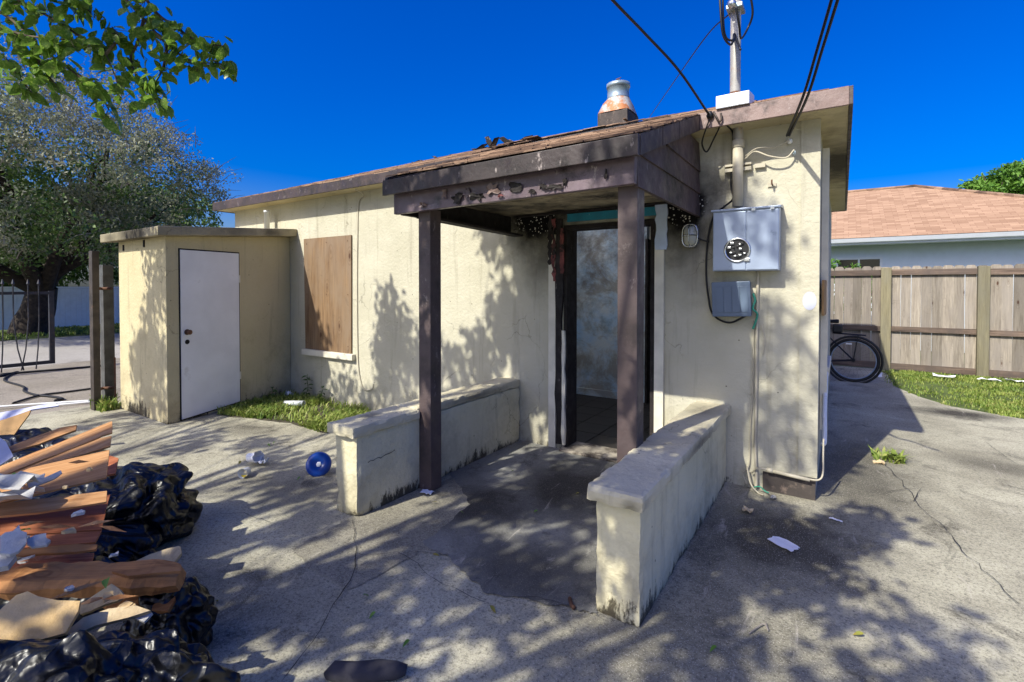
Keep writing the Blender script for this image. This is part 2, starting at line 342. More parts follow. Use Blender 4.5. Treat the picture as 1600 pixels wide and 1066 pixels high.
def leafmat(key, a, b, c, trans=0.35, rough=0.45, scale=3.0):
    n = N(key, rough, spec=0.4)
    f = n.noise(scale, 3, src=n.pos); f2 = n.noise(scale*9, 2, src=n.pos)
    col = n.mix(n.ramp(f, 0.35, 0.65), lin(a), lin(b)); col = n.mix(n.ramp(f2, 0.5, 0.7, 0, 0.8), col, lin(c))
    n.color(col)
    tr = n.n('ShaderNodeBsdfTranslucent'); n.l(n.mix(0.5, col, lin('#a9c23c'), 'MULTIPLY') if False else col, tr.inputs['Color'])
    mx = n.n('ShaderNodeMixShader'); mx.inputs[0].default_value = trans
    n.l(n.b.outputs[0], mx.inputs[1]); n.l(tr.outputs[0], mx.inputs[2]); n.l(mx.outputs[0], n.out.inputs[0])
    M[key] = n.m
leafmat('leaf_ficus', '#557726', '#71953a', '#a4b856', 0.5, 0.3, 9.0)
leafmat('leaf_grey', '#7a8262', '#98977f', '#5f6a46', 0.3, 0.6, 0.8)
leafmat('leaf_dark', '#3c5226', '#54702f', '#6f8a42', 0.3, 0.5, 1.0)
leafmat('leaf_bright', '#4f7a2c', '#6c9438', '#8db04c', 0.35, 0.5, 1.5)
leafmat('grass_blade', '#65802f', '#8a9a44', '#b8b46a', 0.3, 0.6, 2.0)
leafmat('dry_leaf', '#a08a3a', '#7a8a3a', '#8c6a3a', 0.2, 0.6, 20.0)

# ------------------------------------------------------------------ mesh helpers
class MB:
    def __init__(s): s.v = []; s.f = []; s.uv = None
    def add(s, vs, fs):
        o = len(s.v); s.v += [tuple(p) for p in vs]; s.f += [tuple(i+o for i in f) for f in fs]; return s
    def box(s, x0, x1, y0, y1, z0, z1):
        return s.hexa([(x0, y0, z0), (x1, y0, z0), (x1, y1, z0), (x0, y1, z0), (x0, y0, z1), (x1, y0, z1), (x1, y1, z1), (x0, y1, z1)])
    def hexa(s, p):
        return s.add(p, [(3, 2, 1, 0), (4, 5, 6, 7), (0, 1, 5, 4), (1, 2, 6, 5), (2, 3, 7, 6), (3, 0, 4, 7)])
    def obox(s, a, b, w, t, up=(0, 0, 1)):
        """bar from a to b, w wide, t thick along up"""
        a, b = Vector(a), Vector(b); d = (b-a).normalized(); up = Vector(up)
        sd_ = d.cross(up).normalized()*w/2; u = sd_.cross(d).normalized()*t/2
        return s.hexa([a-sd_-u, b-sd_-u, b+sd_-u, a+sd_-u, a-sd_+u, b-sd_+u, b+sd_+u, a+sd_+u])
    def tube(s, pts, r, k=8, cap=True):
        pts = [Vector(p) for p in pts]; rs = r if isinstance(r, (list, tuple)) else [r]*len(pts)
        o = len(s.v); ref = None
        for i, p in enumerate(pts):
            d = (pts[min(i+1, len(pts)-1)]-pts[max(i-1, 0)])
            d = d.normalized() if d.length > 1e-9 else Vector((0, 0, 1))
            if ref is None: ref = d.orthogonal().normalized()
            ref = (ref-d*ref.dot(d)); ref = ref.normalized() if ref.length > 1e-6 else d.orthogonal().normalized()
            bb = d.cross(ref)
            for j in range(k):
                a = 2*math.pi*j/k; s.v.append(tuple(p+(ref*math.cos(a)+bb*math.sin(a))*rs[i]))
        for i in range(len(pts)-1):
            for j in range(k):
                s.f.append((o+i*k+j, o+i*k+(j+1) % k, o+(i+1)*k+(j+1) % k, o+(i+1)*k+j))
        if cap:
            s.f.append(tuple(o+j for j in reversed(range(k)))); s.f.append(tuple(o+(len(pts)-1)*k+j for j in range(k)))
        return s
    def lathe(s, prof, c, axis=(0, 0, 1), k=24, cap=True):
        """prof: list of (radius, height) along axis from c"""
        ax = Vector(axis).normalized(); u = ax.orthogonal().normalized(); w = ax.cross(u); c = Vector(c); o = len(s.v)
        for r, h in prof:
            for j in range(k):
                a = 2*math.pi*j/k; s.v.append(tuple(c+ax*h+(u*math.cos(a)+w*math.sin(a))*r))
        n = len(prof)
        for i in range(n-1):
            for j in range(k): s.f.append((o+i*k+j, o+i*k+(j+1) % k, o+(i+1)*k+(j+1) % k, o+(i+1)*k+j))
        if cap:
            s.f.append(tuple(o+j for j in reversed(range(k)))); s.f.append(tuple(o+(n-1)*k+j for j in range(k)))
        return s
    def torus(s, c, axis, R, r, k=32, q=8):
        ax = Vector(axis).normalized(); u = ax.orthogonal().normalized(); w = ax.cross(u); c = Vector(c); o = len(s.v)
        for i in range(k):
            a = 2*math.pi*i/k; d = u*math.cos(a)+w*math.sin(a)
            for j in range(q):
                b = 2*math.pi*j/q; s.v.append(tuple(c+d*(R+r*math.cos(b))+ax*r*math.sin(b)))
        for i in range(k):
            for j in range(q):
                s.f.append((o+i*q+j, o+((i+1) % k)*q+j, o+((i+1) % k)*q+(j+1) % q, o+i*q+(j+1) % q))
        return s
    def plate(s, poly, n, t):
        """flat polygon given thickness t along -n"""
        n = Vector(n).normalized(); k = len(poly); top = [Vector(p) for p in poly]; bot = [p-n*t for p in top]; o = len(s.v)
        s.v += [tuple(p) for p in top+bot]
        s.f.append(tuple(o+i for i in range(k))); s.f.append(tuple(o+k+i for i in reversed(range(k))))
        for i in range(k): s.f.append((o+i, o+k+i, o+k+(i+1) % k, o+(i+1) % k))
        return s
    def build(s, name, mat, parent=None, smooth=False, bevel=0.0, seg=2):
        me = bpy.data.meshes.new(name); me.from_pydata(s.v, [], s.f)
        bm = bmesh.new(); bm.from_mesh(me)
        bmesh.ops.recalc_face_normals(bm, faces=bm.faces[:])
        if bevel: 
            es = [e for e in bm.edges if len(e.link_faces) == 2 and e.calc_face_angle(0) > 0.6]
            bmesh.ops.bevel(bm, geom=es, offset=bevel, segments=seg, profile=0.6, affect='EDGES', clamp_overlap=True)
        bm.to_mesh(me); bm.free()
        me.materials.append(M[mat] if isinstance(mat, str) else mat)
        if smooth: me.polygons.foreach_set('use_smooth', [True]*len(me.polygons))
        ob = bpy.data.objects.new(name, me); COL.objects.link(ob)
        if parent: adopt(ob, parent)
        return ob
def world_loc(o):
    p = Vector((0, 0, 0))
    while o: p += o.location; o = o.parent
    return p
def adopt(ob, parent):
    ob.parent = parent; ob.location = ob.location - world_loc(parent)
def tag(o, label=None, cat=None, group=None, kind=None):
    if label: o['label'] = label
    if cat: o['category'] = cat
    if group: o['group'] = group
    if kind: o['kind'] = kind
    return o
def thing(name, loc, label, cat, group=None):
    e = bpy.data.objects.new(name, None); COL.objects.link(e); e.location = loc; e.empty_display_size = 0.2
    return tag(e, label, cat, group)
def raw_mesh(name, v, f, mat, parent=None, smooth=False):
    me = bpy.data.meshes.new(name); me.from_pydata(v, [], f); me.materials.append(M[mat])
    if smooth: me.polygons.foreach_set('use_smooth', [True]*len(me.polygons))
    ob = bpy.data.objects.new(name, me); COL.objects.link(ob)
    if parent: adopt(ob, parent)
    return ob
def np_mesh(name, V, Fq, mat, parent=None, smooth=False):
    """V (n,3), Fq (m,4) fast mesh"""
    me = bpy.data.meshes.new(name); k = Fq.shape[1]
    me.vertices.add(len(V)); me.vertices.foreach_set('co', V.astype(np.float32).ravel())
    me.loops.add(Fq.size); me.loops.foreach_set('vertex_index', Fq.astype(np.int32).ravel())
    me.polygons.add(len(Fq)); me.polygons.foreach_set('loop_start', np.arange(0, Fq.size, k, dtype=np.int32))
    me.update(calc_edges=True); me.validate()
    me.materials.append(M[mat])
    if smooth: me.polygons.foreach_set('use_smooth', [True]*len(me.polygons))
    ob = bpy.data.objects.new(name, me); COL.objects.link(ob)
    if parent: adopt(ob, parent)
    return ob
def wall_grid(us, zs, holes, mapf):
    """solid wall of cells us x zs without the cells in holes; mapf(u, side, z) -> point; side 0 front, 1 back"""
    mb = MB(); idx = {}
    def V(i, s, j):
        k = (i, s, j)
        if k not in idx: idx[k] = len(mb.v); mb.v.append(tuple(mapf(us[i], s, zs[j])))
        return idx[k]
    nu, nz = len(us)-1, len(zs)-1
    on = lambda i, j: 0 <= i < nu and 0 <= j < nz and (i, j) not in holes
    for i in range(nu):
        for j in range(nz):
            if not on(i, j): continue
            mb.f.append((V(i, 0, j), V(i+1, 0, j), V(i+1, 0, j+1), V(i, 0, j+1)))
            mb.f.append((V(i, 1, j), V(i, 1, j+1), V(i+1, 1, j+1), V(i+1, 1, j)))
            if not on(i-1, j): mb.f.append((V(i, 0, j), V(i, 0, j+1), V(i, 1, j+1), V(i, 1, j)))
            if not on(i+1, j): mb.f.append((V(i+1, 0, j), V(i+1, 1, j), V(i+1, 1, j+1), V(i+1, 0, j+1)))
            if not on(i, j-1): mb.f.append((V(i, 0, j), V(i, 1, j), V(i+1, 1, j), V(i+1, 0, j)))
            if not on(i, j+1): mb.f.append((V(i, 0, j+1), V(i+1, 0, j+1), V(i+1, 1, j+1), V(i, 1, j+1)))
    return mb
def rough_box(name, x0, x1, y0, y1, z0, z1, mat, parent, step=0.03, wear=0.012, face=0.002, seed=0):
    """box cut fine enough for chipped, worn edges and slightly uneven faces"""
    L = [(x0, x1), (y0, y1), (z0, z1)]; cnt = [max(2, int((b-a)/step)) for a, b in L]; mb = MB(); idx = {}
    def vid(i, j, k):
        if (i, j, k) not in idx:
            t_ = [i/cnt[0], j/cnt[1], k/cnt[2]]; p = Vector([a+(b-a)*u for (a, b), u in zip(L, t_)]); mid = Vector([(a+b)/2 for a, b in L])
            on = [(q in (0, 1)) for q in t_]; ne = sum(on); q = p+Vector((seed*3.7, seed, 0)); d = Vector((0, 0, 0))
            for ax in range(3):
                if on[ax]:
                    s_ = -1 if t_[ax] == 1 else 1
                    w_ = face*mn.noise(q*9+Vector((ax*5, 0, 0)))
                    if ne >= 2: w_ += wear*(0.18+max(0, mn.noise(q*7))*1.0+max(0, mn.noise(q*26))*0.7)*(1.5 if ne == 3 else 1)
                    d[ax] += s_*w_
            idx[(i, j, k)] = len(mb.v); mb.v.append(tuple(p+d))
        return idx[(i, j, k)]
    for ax in range(3):
        u, w = [q for q in range(3) if q != ax]
        for side in (0, cnt[ax]):
            for a in range(cnt[u]):
                for c in range(cnt[w]):
                    f = []
                    for da, dc in ((0, 0), (1, 0), (1, 1), (0, 1)):
                        key = [0, 0, 0]; key[ax] = side; key[u] = a+da; key[w] = c+dc; f.append(vid(*key))
                    mb.f.append(tuple(f))
    return mb.build(name, mat, parent)
def bez(pts, n=8):
    """Catmull-Rom through points"""
    P = [Vector(p) for p in pts]; P = [P[0]*2-P[1]]+P+[P[-1]*2-P[-2]]; out = []
    for i in range(1, len(P)-2):
        for k in range(n):
            t = k/n; a, b, c, d = P[i-1], P[i], P[i+1], P[i+2]
            out.append(0.5*((2*b)+(c-a)*t+(2*a-5*b+4*c-d)*t*t+(3*b-a-3*c+d)*t**3))
    out.append(P[-2]); return out
def in_poly(x, y, poly):
    c = False; j = len(poly)-1
    for i in range(len(poly)):
        xi, yi = poly[i]; xj, yj = poly[j]
        if (yi > y) != (yj > y) and x < (xj-xi)*(y-yi)/(yj-yi)+xi: c = not c
        j = i
    return c
def sheet(name, poly, z, mat, parent=None, kind=None):
    V_ = [Vector((x, y, 0)) for x, y in poly]; tri = tessellate_polygon([V_])
    area = lambda f: (V_[f[1]]-V_[f[0]]).cross(V_[f[2]]-V_[f[0]]).z
    ob = raw_mesh(name, [(x, y, z) for x, y in poly], [tuple(f) if area(f) > 0 else tuple(reversed(f)) for f in tri], mat, parent)
    if kind: ob['kind'] = kind
    return ob
def wiggle(p0, p1, n, amp, rng):
    p0, p1 = Vector(p0), Vector(p1); d = p1-p0; s_ = Vector((-d.y, d.x, 0)).normalized(); out = []
    w = 0
    for i in range(n+1):
        if 0 < i < n: w = w*0.6+rng.uniform(-amp, amp)
        else: w = 0
        out.append(p0+d*i/n+s_*w)
    return out
#PART2
# ------------------------------------------------------------------ the ground
sheet('terrain', [(-400, -400), (400, -400), (400, 500), (-400, 500)], -0.03, 'turf', kind='structure')
sheet('road', [(-19.3, -120), (-12.6, -120), (-12.6, 120), (-19.3, 120)], -0.012, 'road_asphalt', kind='structure')
sheet('driveway', [(-12.6, -9), (-7.75, -9), (-7.75, 4.9), (-12.6, 4.9)], -0.006, 'drive_concrete', kind='structure')
yard = sheet('yard', [(-7.75, -16), (9, -16), (9, 3.0), (3.2, 3.3), (1.87, 3.81), (1.30, 4.15), (1.05, 4.6), (0.83, 5.27), (0.80, 6.0), (0.82, 7.2), (-9, 7.2), (-7.75, 0.0)], 0.0, 'yard_concrete', kind='structure')
rng = random.Random(7)
def ragged(poly, amp, n=6):
    out = []
    for i in range(len(poly)):
        a = Vector((*poly[i], 0)); b = Vector((*poly[(i+1) % len(poly)], 0))
        out += [tuple(p[:2]) for p in wiggle(a, b, n, amp, rng)[:-1]]
    return out
px_poly = lambda pts: [tuple(gz(*p)[:2]) for p in pts]
sheet('concrete_patch', ragged(px_poly([(665, 762), (560, 806), (500, 836), (458, 860), (480, 888), (545, 922), (600, 896), (655, 862), (700, 870), (720, 838), (770, 780), (740, 735)]), 0.012), 0.004, 'patch_concrete', yard)
sheet('porch_slab', ragged([(-2.44, -0.02)] + px_poly([(700, 735), (735, 790), (660, 850), (700, 870), (760, 930), (890, 950), (935, 965)]) + [(-0.80, -1.9), (-0.80, -0.02)], 0.010, 22), 0.008, 'porch_concrete', yard)
def crack(pts, w=0.003, z=0.012, amp=0.012):
    P = [gz(*p, z) for p in pts]; full = []
    for a, b in zip(P[:-1], P[1:]): full += wiggle(a, b, max(3, int((b-a).length/0.06)), amp, rng)[:-1]
    full.append(P[-1]); mb = MB(); L = []
    for i, p in enumerate(full):
        d = (full[min(i+1, len(full)-1)]-full[max(i-1, 0)]); s_ = Vector((-d.y, d.x, 0)).normalized()
        ww = w*(0.35+0.65*rng.random())*(1 if 0 < i < len(full)-1 else 0.15); L += [p-s_*ww, p+s_*ww]
    mb.add(L, [(2*i, 2*i+1, 2*i+3, 2*i+2) for i in range(len(full)-1)]); return mb.build('crack', 'crack', yard)
crack([(556, 850), (552, 895), (520, 945), (500, 985), (440, 1064)]); crack([(556, 850), (552, 808)], 0.002)
crack([(770, 944), (830, 932), (862, 938), (905, 950)], 0.002); crack([(556, 868), (620, 862), (680, 905), (770, 944)], 0.002)
crack([(1378, 720), (1420, 765), (1475, 822), (1530, 880), (1600, 950)], 0.003, amp=0.02)
crack([(1375, 805), (1475, 825)], 0.002); crack([(1540, 690), (1600, 730)], 0.002); crack([(1380, 770), (1440, 762), (1420, 785)], 0.003)
crack([(100, 664), (150, 652), (215, 645)], 0.012, amp=0.01)
crack([(290, 810), (380, 800), (430, 818)], 0.002)

# ------------------------------------------------------------------ the house
house = thing('house', (-3.85, 2.45, 0), 'small cream stucco house with scorched brown porch and low shingle hip roof', 'house')
WL, WR, WB, WH = -7.70, 0.0, 4.85, 2.665
us = [WL, -1.98, -1.14, WR]; zs = [0, 2.06, WH]
wall_grid(us, zs, {(1, 0)}, lambda u, s, z: (u, 0.0 if s == 0 else 0.2, z)).build('front_wall', 'house_stucco', house)
us = [0.2, 1.55, 2.35, WB]; zs = [0, 0.75, 1.95, WH]
wall_grid(us, zs, {(1, 1)}, lambda u, s, z: (0.0 if s == 0 else -0.2, u, z)).build('side_wall', 'house_stucco', house)
MB().box(WL, WR-0.2, WB-0.2, WB, 0, WH).build('back_wall', 'house_stucco', house)
MB().box(WL, WL+0.2, 0.2, WB-0.2, 0, WH).build('end_wall', 'house_stucco', house)
MB().box(-0.105, 0.012, -0.014, -0.002, 0.16, WH-0.002).build('corner_pilaster', 'house_stucco', house)
# side window: frame, boarded sash, sill
w = MB().box(-0.06, 0.022, 1.50, 1.56, 0.74, 1.97).box(-0.06, 0.022, 2.34, 2.40, 0.74, 1.97).box(-0.06, 0.022, 1.56, 2.34, 1.92, 1.97).build('side_window', 'trim_cream', house)
MB().box(-0.08, -0.05, 1.56, 2.34, 0.75, 1.92).build('sash', 'rust', w)
MB().box(-0.05, 0.05, 1.46, 2.44, 0.66, 0.738).build('sill', 'trim_cream', w, bevel=0.006)
MB().box(0.003, 0.05, 0.62, 0.72, 0.35, 2.6).build('corner_board', 'trim_cream', house)

# roof: hip planes on the eave rectangle, the front plane running on down over the porch
EX0, EX1, EY0, EY1, EZ, SL = -7.86, 0.17, -0.22, 5.10, 2.76, 0.36
RY = (EY0+EY1)/2; RZ = EZ+SL*(RY-EY0); RX0, RX1 = EX0+(RY-EY0), EX1-(RY-EY0)
PX0, PX1, PYF = -2.67, -0.745, -1.545                      # porch roof
rz_ = lambda y: EZ+SL*(y-EY0)
t = 0.03
roof = MB()
hole = [(-4.6, 3.0), (-3.3, 3.0), (-3.3, 4.0), (-4.6, 4.0)]
A, B, C_, D = (EX0, EY0, EZ), (EX1, EY0, EZ), (EX1, EY1, EZ), (EX0, EY1, EZ); R0, R1 = (RX0, RY, RZ), (RX1, RY, RZ)
bz = lambda y: EZ+SL*(EY1-y)
H2 = [(x, y, rz_(y)) for x, y in ((-3.6, 0.30), (-0.95, 0.30), (-2.2, 2.1), (-3.6, 2.1))]  # unseen opening, added to let daylight into the room
roof.add([A, B, R1, R0] + H2, [(0, 1, 5, 4), (1, 2, 6, 5), (2, 3, 7, 6), (3, 0, 4, 7)]).add([B, C_, R1], [(0, 1, 2)]).add([A, R0, D], [(0, 1, 2)])
H = [(x, y, bz(y)) for x, y in hole]
roof.add([C_, D, R0, R1] + H, [(0, 1, 7, 6), (1, 2, 4, 7), (2, 3, 5, 4), (3, 0, 6, 5)])
roof.add([(PX0, PYF, rz_(PYF)), (PX1, PYF, rz_(PYF)), (PX1, EY0, EZ), (PX0, EY0, EZ)], [(0, 1, 2, 3)])
me = roof.build('roof_deck', 'burnt', house)
raw_mesh('added_diffuser', [(x+dx, y+dy, rz_(y+dy)-0.012) for (x, y, z), dx, dy in zip(H2, (-0.03, 0.03, 0.03, -0.03), (-0.03, -0.03, 0.03, 0.03))], [(0, 1, 2, 3)], 'diffuser_sheet', house)  # added sheet, out of view, lights the room behind the doorway
# shingle courses on the front plane, the porch and the right hip: every tab has its own thickness
sh = MB(); rs = random.Random(3)
def tab(x0, x1, y0, y1, dz, warp=0.0):
    th = 0.009
    z0, z1 = rz_(y0)+dz+th+warp, rz_(y1)+dz*0.3
    sh.add([(x0, y0, z0-th), (x1, y0, z0-th), (x1, y1, z1), (x0, y1, z1), (x0, y0, z0), (x1, y0, z0)], [(0, 1, 5, 4), (4, 5, 2, 3), (0, 4, 3), (1, 2, 5)])
ny = 21; ey = (RY-EY0)/ny
for j in range(-10, ny):
    y0 = EY0+j*ey-0.02; y1 = EY0+(j+1)*ey+0.02
    if j < 0: xa, xb = PX0-0.015, PX1+0.015
    else: xa, xb = EX0+max(0, y0-EY0), EX1-max(0, y0-EY0)
    x = xa
    while x < xb-0.02:
        w_ = min(rs.uniform(0.22, 0.36), xb-x)
        burnt_ = (-4.0 < x < -1.9 and j > 6 and rs.random() < 0.35)
        if not (burnt_ and rs.random() < 0.5) and not (-3.57 < x+w_/2 < -0.98-max(0, (y0-0.30)*0.70) and 0.33 < y0 < 2.05):
            tab(x+0.004, x+w_-0.004, y0+rs.uniform(-0.006, 0.006), y1, 0.012+rs.uniform(0, 0.006), rs.uniform(0, 0.05) if burnt_ else 0)
        x += w_
so = sh.build('shingles', 'roof_shingle', house); so['kind'] = 'stuff'
# ridge caps
for i in range(12):
    xa = RX0+i*(RX1-RX0)/12
    MB().add([(xa, RY-0.11, RZ-0.02), (xa+0.26, RY-0.11, RZ-0.02), (xa+0.26, RY, RZ+0.026), (xa, RY, RZ+0.026), (xa, RY+0.11, RZ-0.02), (xa+0.26, RY+0.11, RZ-0.02)],
             [(0, 1, 2, 3), (3, 2, 5, 4)]).build('ridge_cap', 'roof_shingle', house)
# fascia and soffit
FB = EZ-0.105
MB().box(EX0, PX0+0.05, EY0-0.022, EY0, FB, EZ+0.012).build('fascia', 'fascia_brown', house, bevel=0.003)
MB().box(PX1-0.08, EX1, EY0-0.022, EY0, FB, EZ+0.012).build('fascia', 'fascia_pale', house, bevel=0.003)
MB().box(EX1, EX1+0.022, EY0-0.022, EY1, FB, EZ+0.012).build('fascia', 'fascia_brown', house, bevel=0.003)
MB().box(EX0-0.022, EX0, EY0-0.022, EY1, FB, EZ+0.012).build('fascia', 'fascia_brown', house, bevel=0.003)
MB().box(EX0, EX1, EY1, EY1+0.022, FB, EZ+0.012).build('fascia', 'fascia_brown', house)
so = MB().box(EX0+0.002, EX1-0.002, EY0+0.002, 0.03, FB+0.008, FB+0.02).box(-0.03, EX1-0.002, 0.03, EY1-0.002, FB+0.008, FB+0.02)
so.box(EX0+0.002, WL+0.03, 0.03, EY1-0.002, FB+0.008, FB+0.02).box(WL+0.03, -0.03, WB-0.03, EY1-0.002, FB+0.008, FB+0.02).build('soffit', 'soffit', house)

# porch: posts, beam, fascia, rake, clapboards, ceiling
for x0 in (-2.448, -0.912):
    p = MB().box(x0, x0+0.115, -1.40, -1.285, 0.008, 2.06).build('porch_post', 'post_paint', house, bevel=0.004)
BF = -1.47
MB().hexa([(-2.63, BF, 2.035), (-0.79, BF, 2.055), (-0.79, BF+0.04, 2.055), (-2.63, BF+0.04, 2.035), (-2.63, BF, 2.19), (-0.79, BF, 2.22), (-0.79, BF+0.04, 2.22), (-2.63, BF+0.04, 2.19)]).build('porch_beam', 'porch_beam', house, bevel=0.004)
zf = rz_(PYF)
MB().hexa([(PX0, -1.545, zf-0.118), (PX1, -1.545, zf-0.098), (PX1, -1.515, zf-0.098), (PX0, -1.515, zf-0.118), (PX0, -1.545, zf-0.006), (PX1, -1.545, zf+0.014), (PX1, -1.515, zf+0.014), (PX0, -1.515, zf-0.006)]).build('porch_fascia', 'porch_fascia', house, bevel=0.004)
seams = [PYF+0.031, -1.13, -0.78, EY0-0.024]
for k in range(3):
    for xx in (PX0-0.003, PX1-0.022):
        a, b = seams[k], seams[k+1]; e = 0.002*k
        MB().hexa([(xx-e, a, rz_(a)-0.105), (xx+0.025+e, a, rz_(a)-0.105), (xx+0.025+e, b, rz_(b)-0.105), (xx-e, b, rz_(b)-0.105), (xx-e, a, rz_(a)+0.008), (xx+0.025+e, a, rz_(a)+0.008), (xx+0.025+e, b, rz_(b)+0.008), (xx-e, b, rz_(b)+0.008)]).build('rake_board', 'porch_fascia', house)
# gable clapboards: three overlapping boards cut by the rake
def clap(x, side, z0, z1, y_end=-0.005):
    """board between z0 and z1, its top cut by the roof slope"""
    lim = lambda y: rz_(y)-0.09
    ys = np.linspace(BF+0.042, y_end, 14); top, bot = [], []
    P, Q = [], []
    for y in ys:
        zt = min(z1, lim(y))
        if zt > z0+0.004: P.append((y, z0)); Q.append((y, zt))
    poly = P+Q[::-1]
    out0 = 0.016*side; out1 = 0.003*side
    n_ = len(poly); vs_ = [(x+(out0 if i < len(P) else out1), y, z) for i, (y, z) in enumerate(poly)] + [(x-0.008*side, y, z) for y, z in poly]
    fs_ = [tuple(range(n_)), tuple(reversed(range(n_, 2*n_)))] + [(i, n_+i, n_+(i+1) % n_, (i+1) % n_) for i in range(n_)]
    return MB().add(vs_, fs_).build('clapboard', 'siding_paint', house)
for x, s_ in ((-0.80, 1), (-2.62, -1)):
    for z0, z1 in ((2.045, 2.23), (2.225, 2.40), (2.395, 2.62)): clap(x, s_, z0, z1)
# porch ceiling boards (scorched) and inner joist
for k in range(4):
    y0 = BF+0.045+k*0.353; MB().box(-2.60, -0.82, y0, y0+0.347, 2.182+0.003*(k % 2), 2.20).build('ceiling_board', 'porch_ceiling', house)
MB().box(-2.60, -2.56, -1.43, -0.01, 2.03, 2.18).build('side_joist', 'char', house)
MB().obox((-2.52, -1.30, 2.03), (-2.46, -0.03, 1.99), 0.10, 0.02, (0, 0, 1)).build('hanging_board', 'char', house)
MB().box(-2.45, -0.85, -0.06, -0.003, 2.163, 2.18).build('ledger', 'char', house)

# blistered, torn sheet metal on the beam
pk_ = random.Random(23)
for (x, z, w_, h_, m_) in ((-2.02, 2.10, 0.09, 0.10, 'char'), (-1.93, 2.12, 0.07, 0.09, 'porch_beam'), (-1.84, 2.09, 0.12, 0.07, 'char'), (-1.72, 2.12, 0.10, 0.09, 'fascia_pale'), (-1.66, 2.075, 0.05, 0.03, 'red_primer'), (-1.56, 2.12, 0.11, 0.10, 'char'),
                           (-1.35, 2.10, 0.05, 0.07, 'char'), (-1.27, 2.085, 0.13, 0.045, 'char'), (-1.20, 2.11, 0.03, 0.06, 'char'), (-0.95, 2.12, 0.02, 0.08, 'char'), (-2.33, 2.075, 0.06, 0.04, 'fascia_pale'), (-1.43, 2.075, 0.05, 0.03, 'char'), (-2.12, 2.13, 0.04, 0.09, 'fascia_pale')):
    k_ = 15; poly = []; w_ *= 1.1; h_ *= 0.9
    for i in range(k_):
        a = 2*math.pi*i/k_; q_ = pk_.uniform(0.3, 1.25); poly.append(Vector((x+w_*0.5*q_*math.cos(a), BF-0.003-pk_.uniform(0, 0.022), max(2.045, z+0.0*h_)+h_*0.5*q_*math.sin(a))))
    MB().plate(poly, (0, -1, 0), 0.002).build('torn_flake', m_, house)
# door surround
jr = random.Random(5)
def ragged_strip(x0, x1, z0, z1, y0, y1, name, mat, amp=0.012, n=9, parent=house):
    L, R_ = [], []
    for i in range(n+1):
        z = z0+(z1-z0)*i/n; L.append((x0+jr.uniform(-amp, amp), z)); R_.append((x1+jr.uniform(-amp, amp), z+jr.uniform(-amp, amp)*0.5))
    poly = [Vector((x, y0, z)) for x, z in L]+[Vector((x, y0, z)) for x, z in reversed(R_)]
    return MB().plate(poly, (0, -1, 0), y1-y0).build(name, mat, parent)
MB().box(-2.13, -2.055, -0.028, -0.003, 0.008, 1.98).build('door_trim', 'trim_cream', house, bevel=0.003)
ragged_strip(-2.05, -1.985, 0.05, 2.12, -0.035, -0.006, 'door_trim', 'char')
ragged_strip(-2.085, -2.055, 1.55, 2.12, -0.040, -0.036, 'peeling_paint', 'red_primer', 0.012, 16)
ragged_strip(-2.13, -2.09, 1.70, 2.15, -0.034, -0.029, 'charred_trim', 'char', 0.012, 16)
ragged_strip(-2.00, -1.965, 1.62, 2.03, -0.045, -0.036, 'peeling_paint', 'red_primer', 0.008, 14)
dj = MB().box(-1.978, -1.945, -0.012, 0.19, 0.01, 2.055).build('door_jamb', 'char', house)
ragged_strip(-1.985, -1.955, 0.05, 1.1, -0.040, -0.014, 'splinter', 'trim_cream', 0.008)
MB().box(-1.175, -1.142, -0.012, 0.19, 0.01, 2.055).build('door_jamb', 'char', house)
MB().box(-1.945, -1.175, -0.012, 0.19, 2.02, 2.055).build('door_head', 'char', house)
MB().box(-1.138, -1.062, -0.026, -0.003, 0.008, 1.86).build('door_trim', 'trim_cream', house, bevel=0.003)
ragged_strip(-1.93, -1.12, 2.085, 2.155, -0.034, -0.004, 'door_head_trim', 'teal_paint', 0.006, 3)
ragged_strip(-1.125, -1.035, 1.80, 2.165, -0.044, -0.028, 'peeling_board', 'paleblue_paint', 0.008)
MB().box(-1.98, -1.142, -0.10, 0.20, 0.009, 0.03).build('threshold', 'threshold_worn', house, bevel=0.006)
# interior seen through the doorway
MB().box(WL+0.2, WR-0.2, 0.2, WB-0.2, -0.002, 0.006).build('interior_floor', 'grout', house)
flo = bpy.data.objects['interior_floor']
tile = None
for i in range(9):
    for j in range(8):
        x, y = -3.55+i*0.335, 0.22+j*0.335
        if tile is None:
            tile = MB().box(-0.163, 0.163, -0.163, 0.163, 0, 0.010).build('tile', 'floor_tile', None, bevel=0.002); o = tile
        else:
            o = tile.copy(); COL.objects.link(o)
        o.location = Vector((x+0.165, y+0.165, 0.007+jr.uniform(0, 0.002))); o.rotation_euler.z = jr.uniform(-0.004, 0.004)
        adopt(o, flo)
MB().box(-2.91, -1.93, 2.16, 2.26, 0.02, 2.64).build('partition_wall', 'interior_blue', house)
MB().box(-3.02, -2.91, 1.86, 2.26, 0.02, 2.64).build('partition_wall', 'interior_blue', house)
MB().box(-4.6, -3.02, 1.86, 1.96, 0.02, 2.64).build('partition_wall', 'interior_blue', house)
MB().box(-1.93, -1.90, 2.10, 2.28, 0.02, 2.1).build('inner_door_frame', 'char', house)
MB().box(-2.905, -1.935, 2.135, 2.158, 0.02, 0.11).build('skirting', 'interior_blue', house)
MB().box(-0.9, -0.8, 0.2, 2.4, 0.02, 2.64).build('partition_wall', 'interior_blue', house)
for i in range(6):
    MB().box(-7.4+i*1.35, -7.3+i*1.35, 0.2, WB-0.2, 2.52, 2.64).build('ceiling_joist', 'char', house)

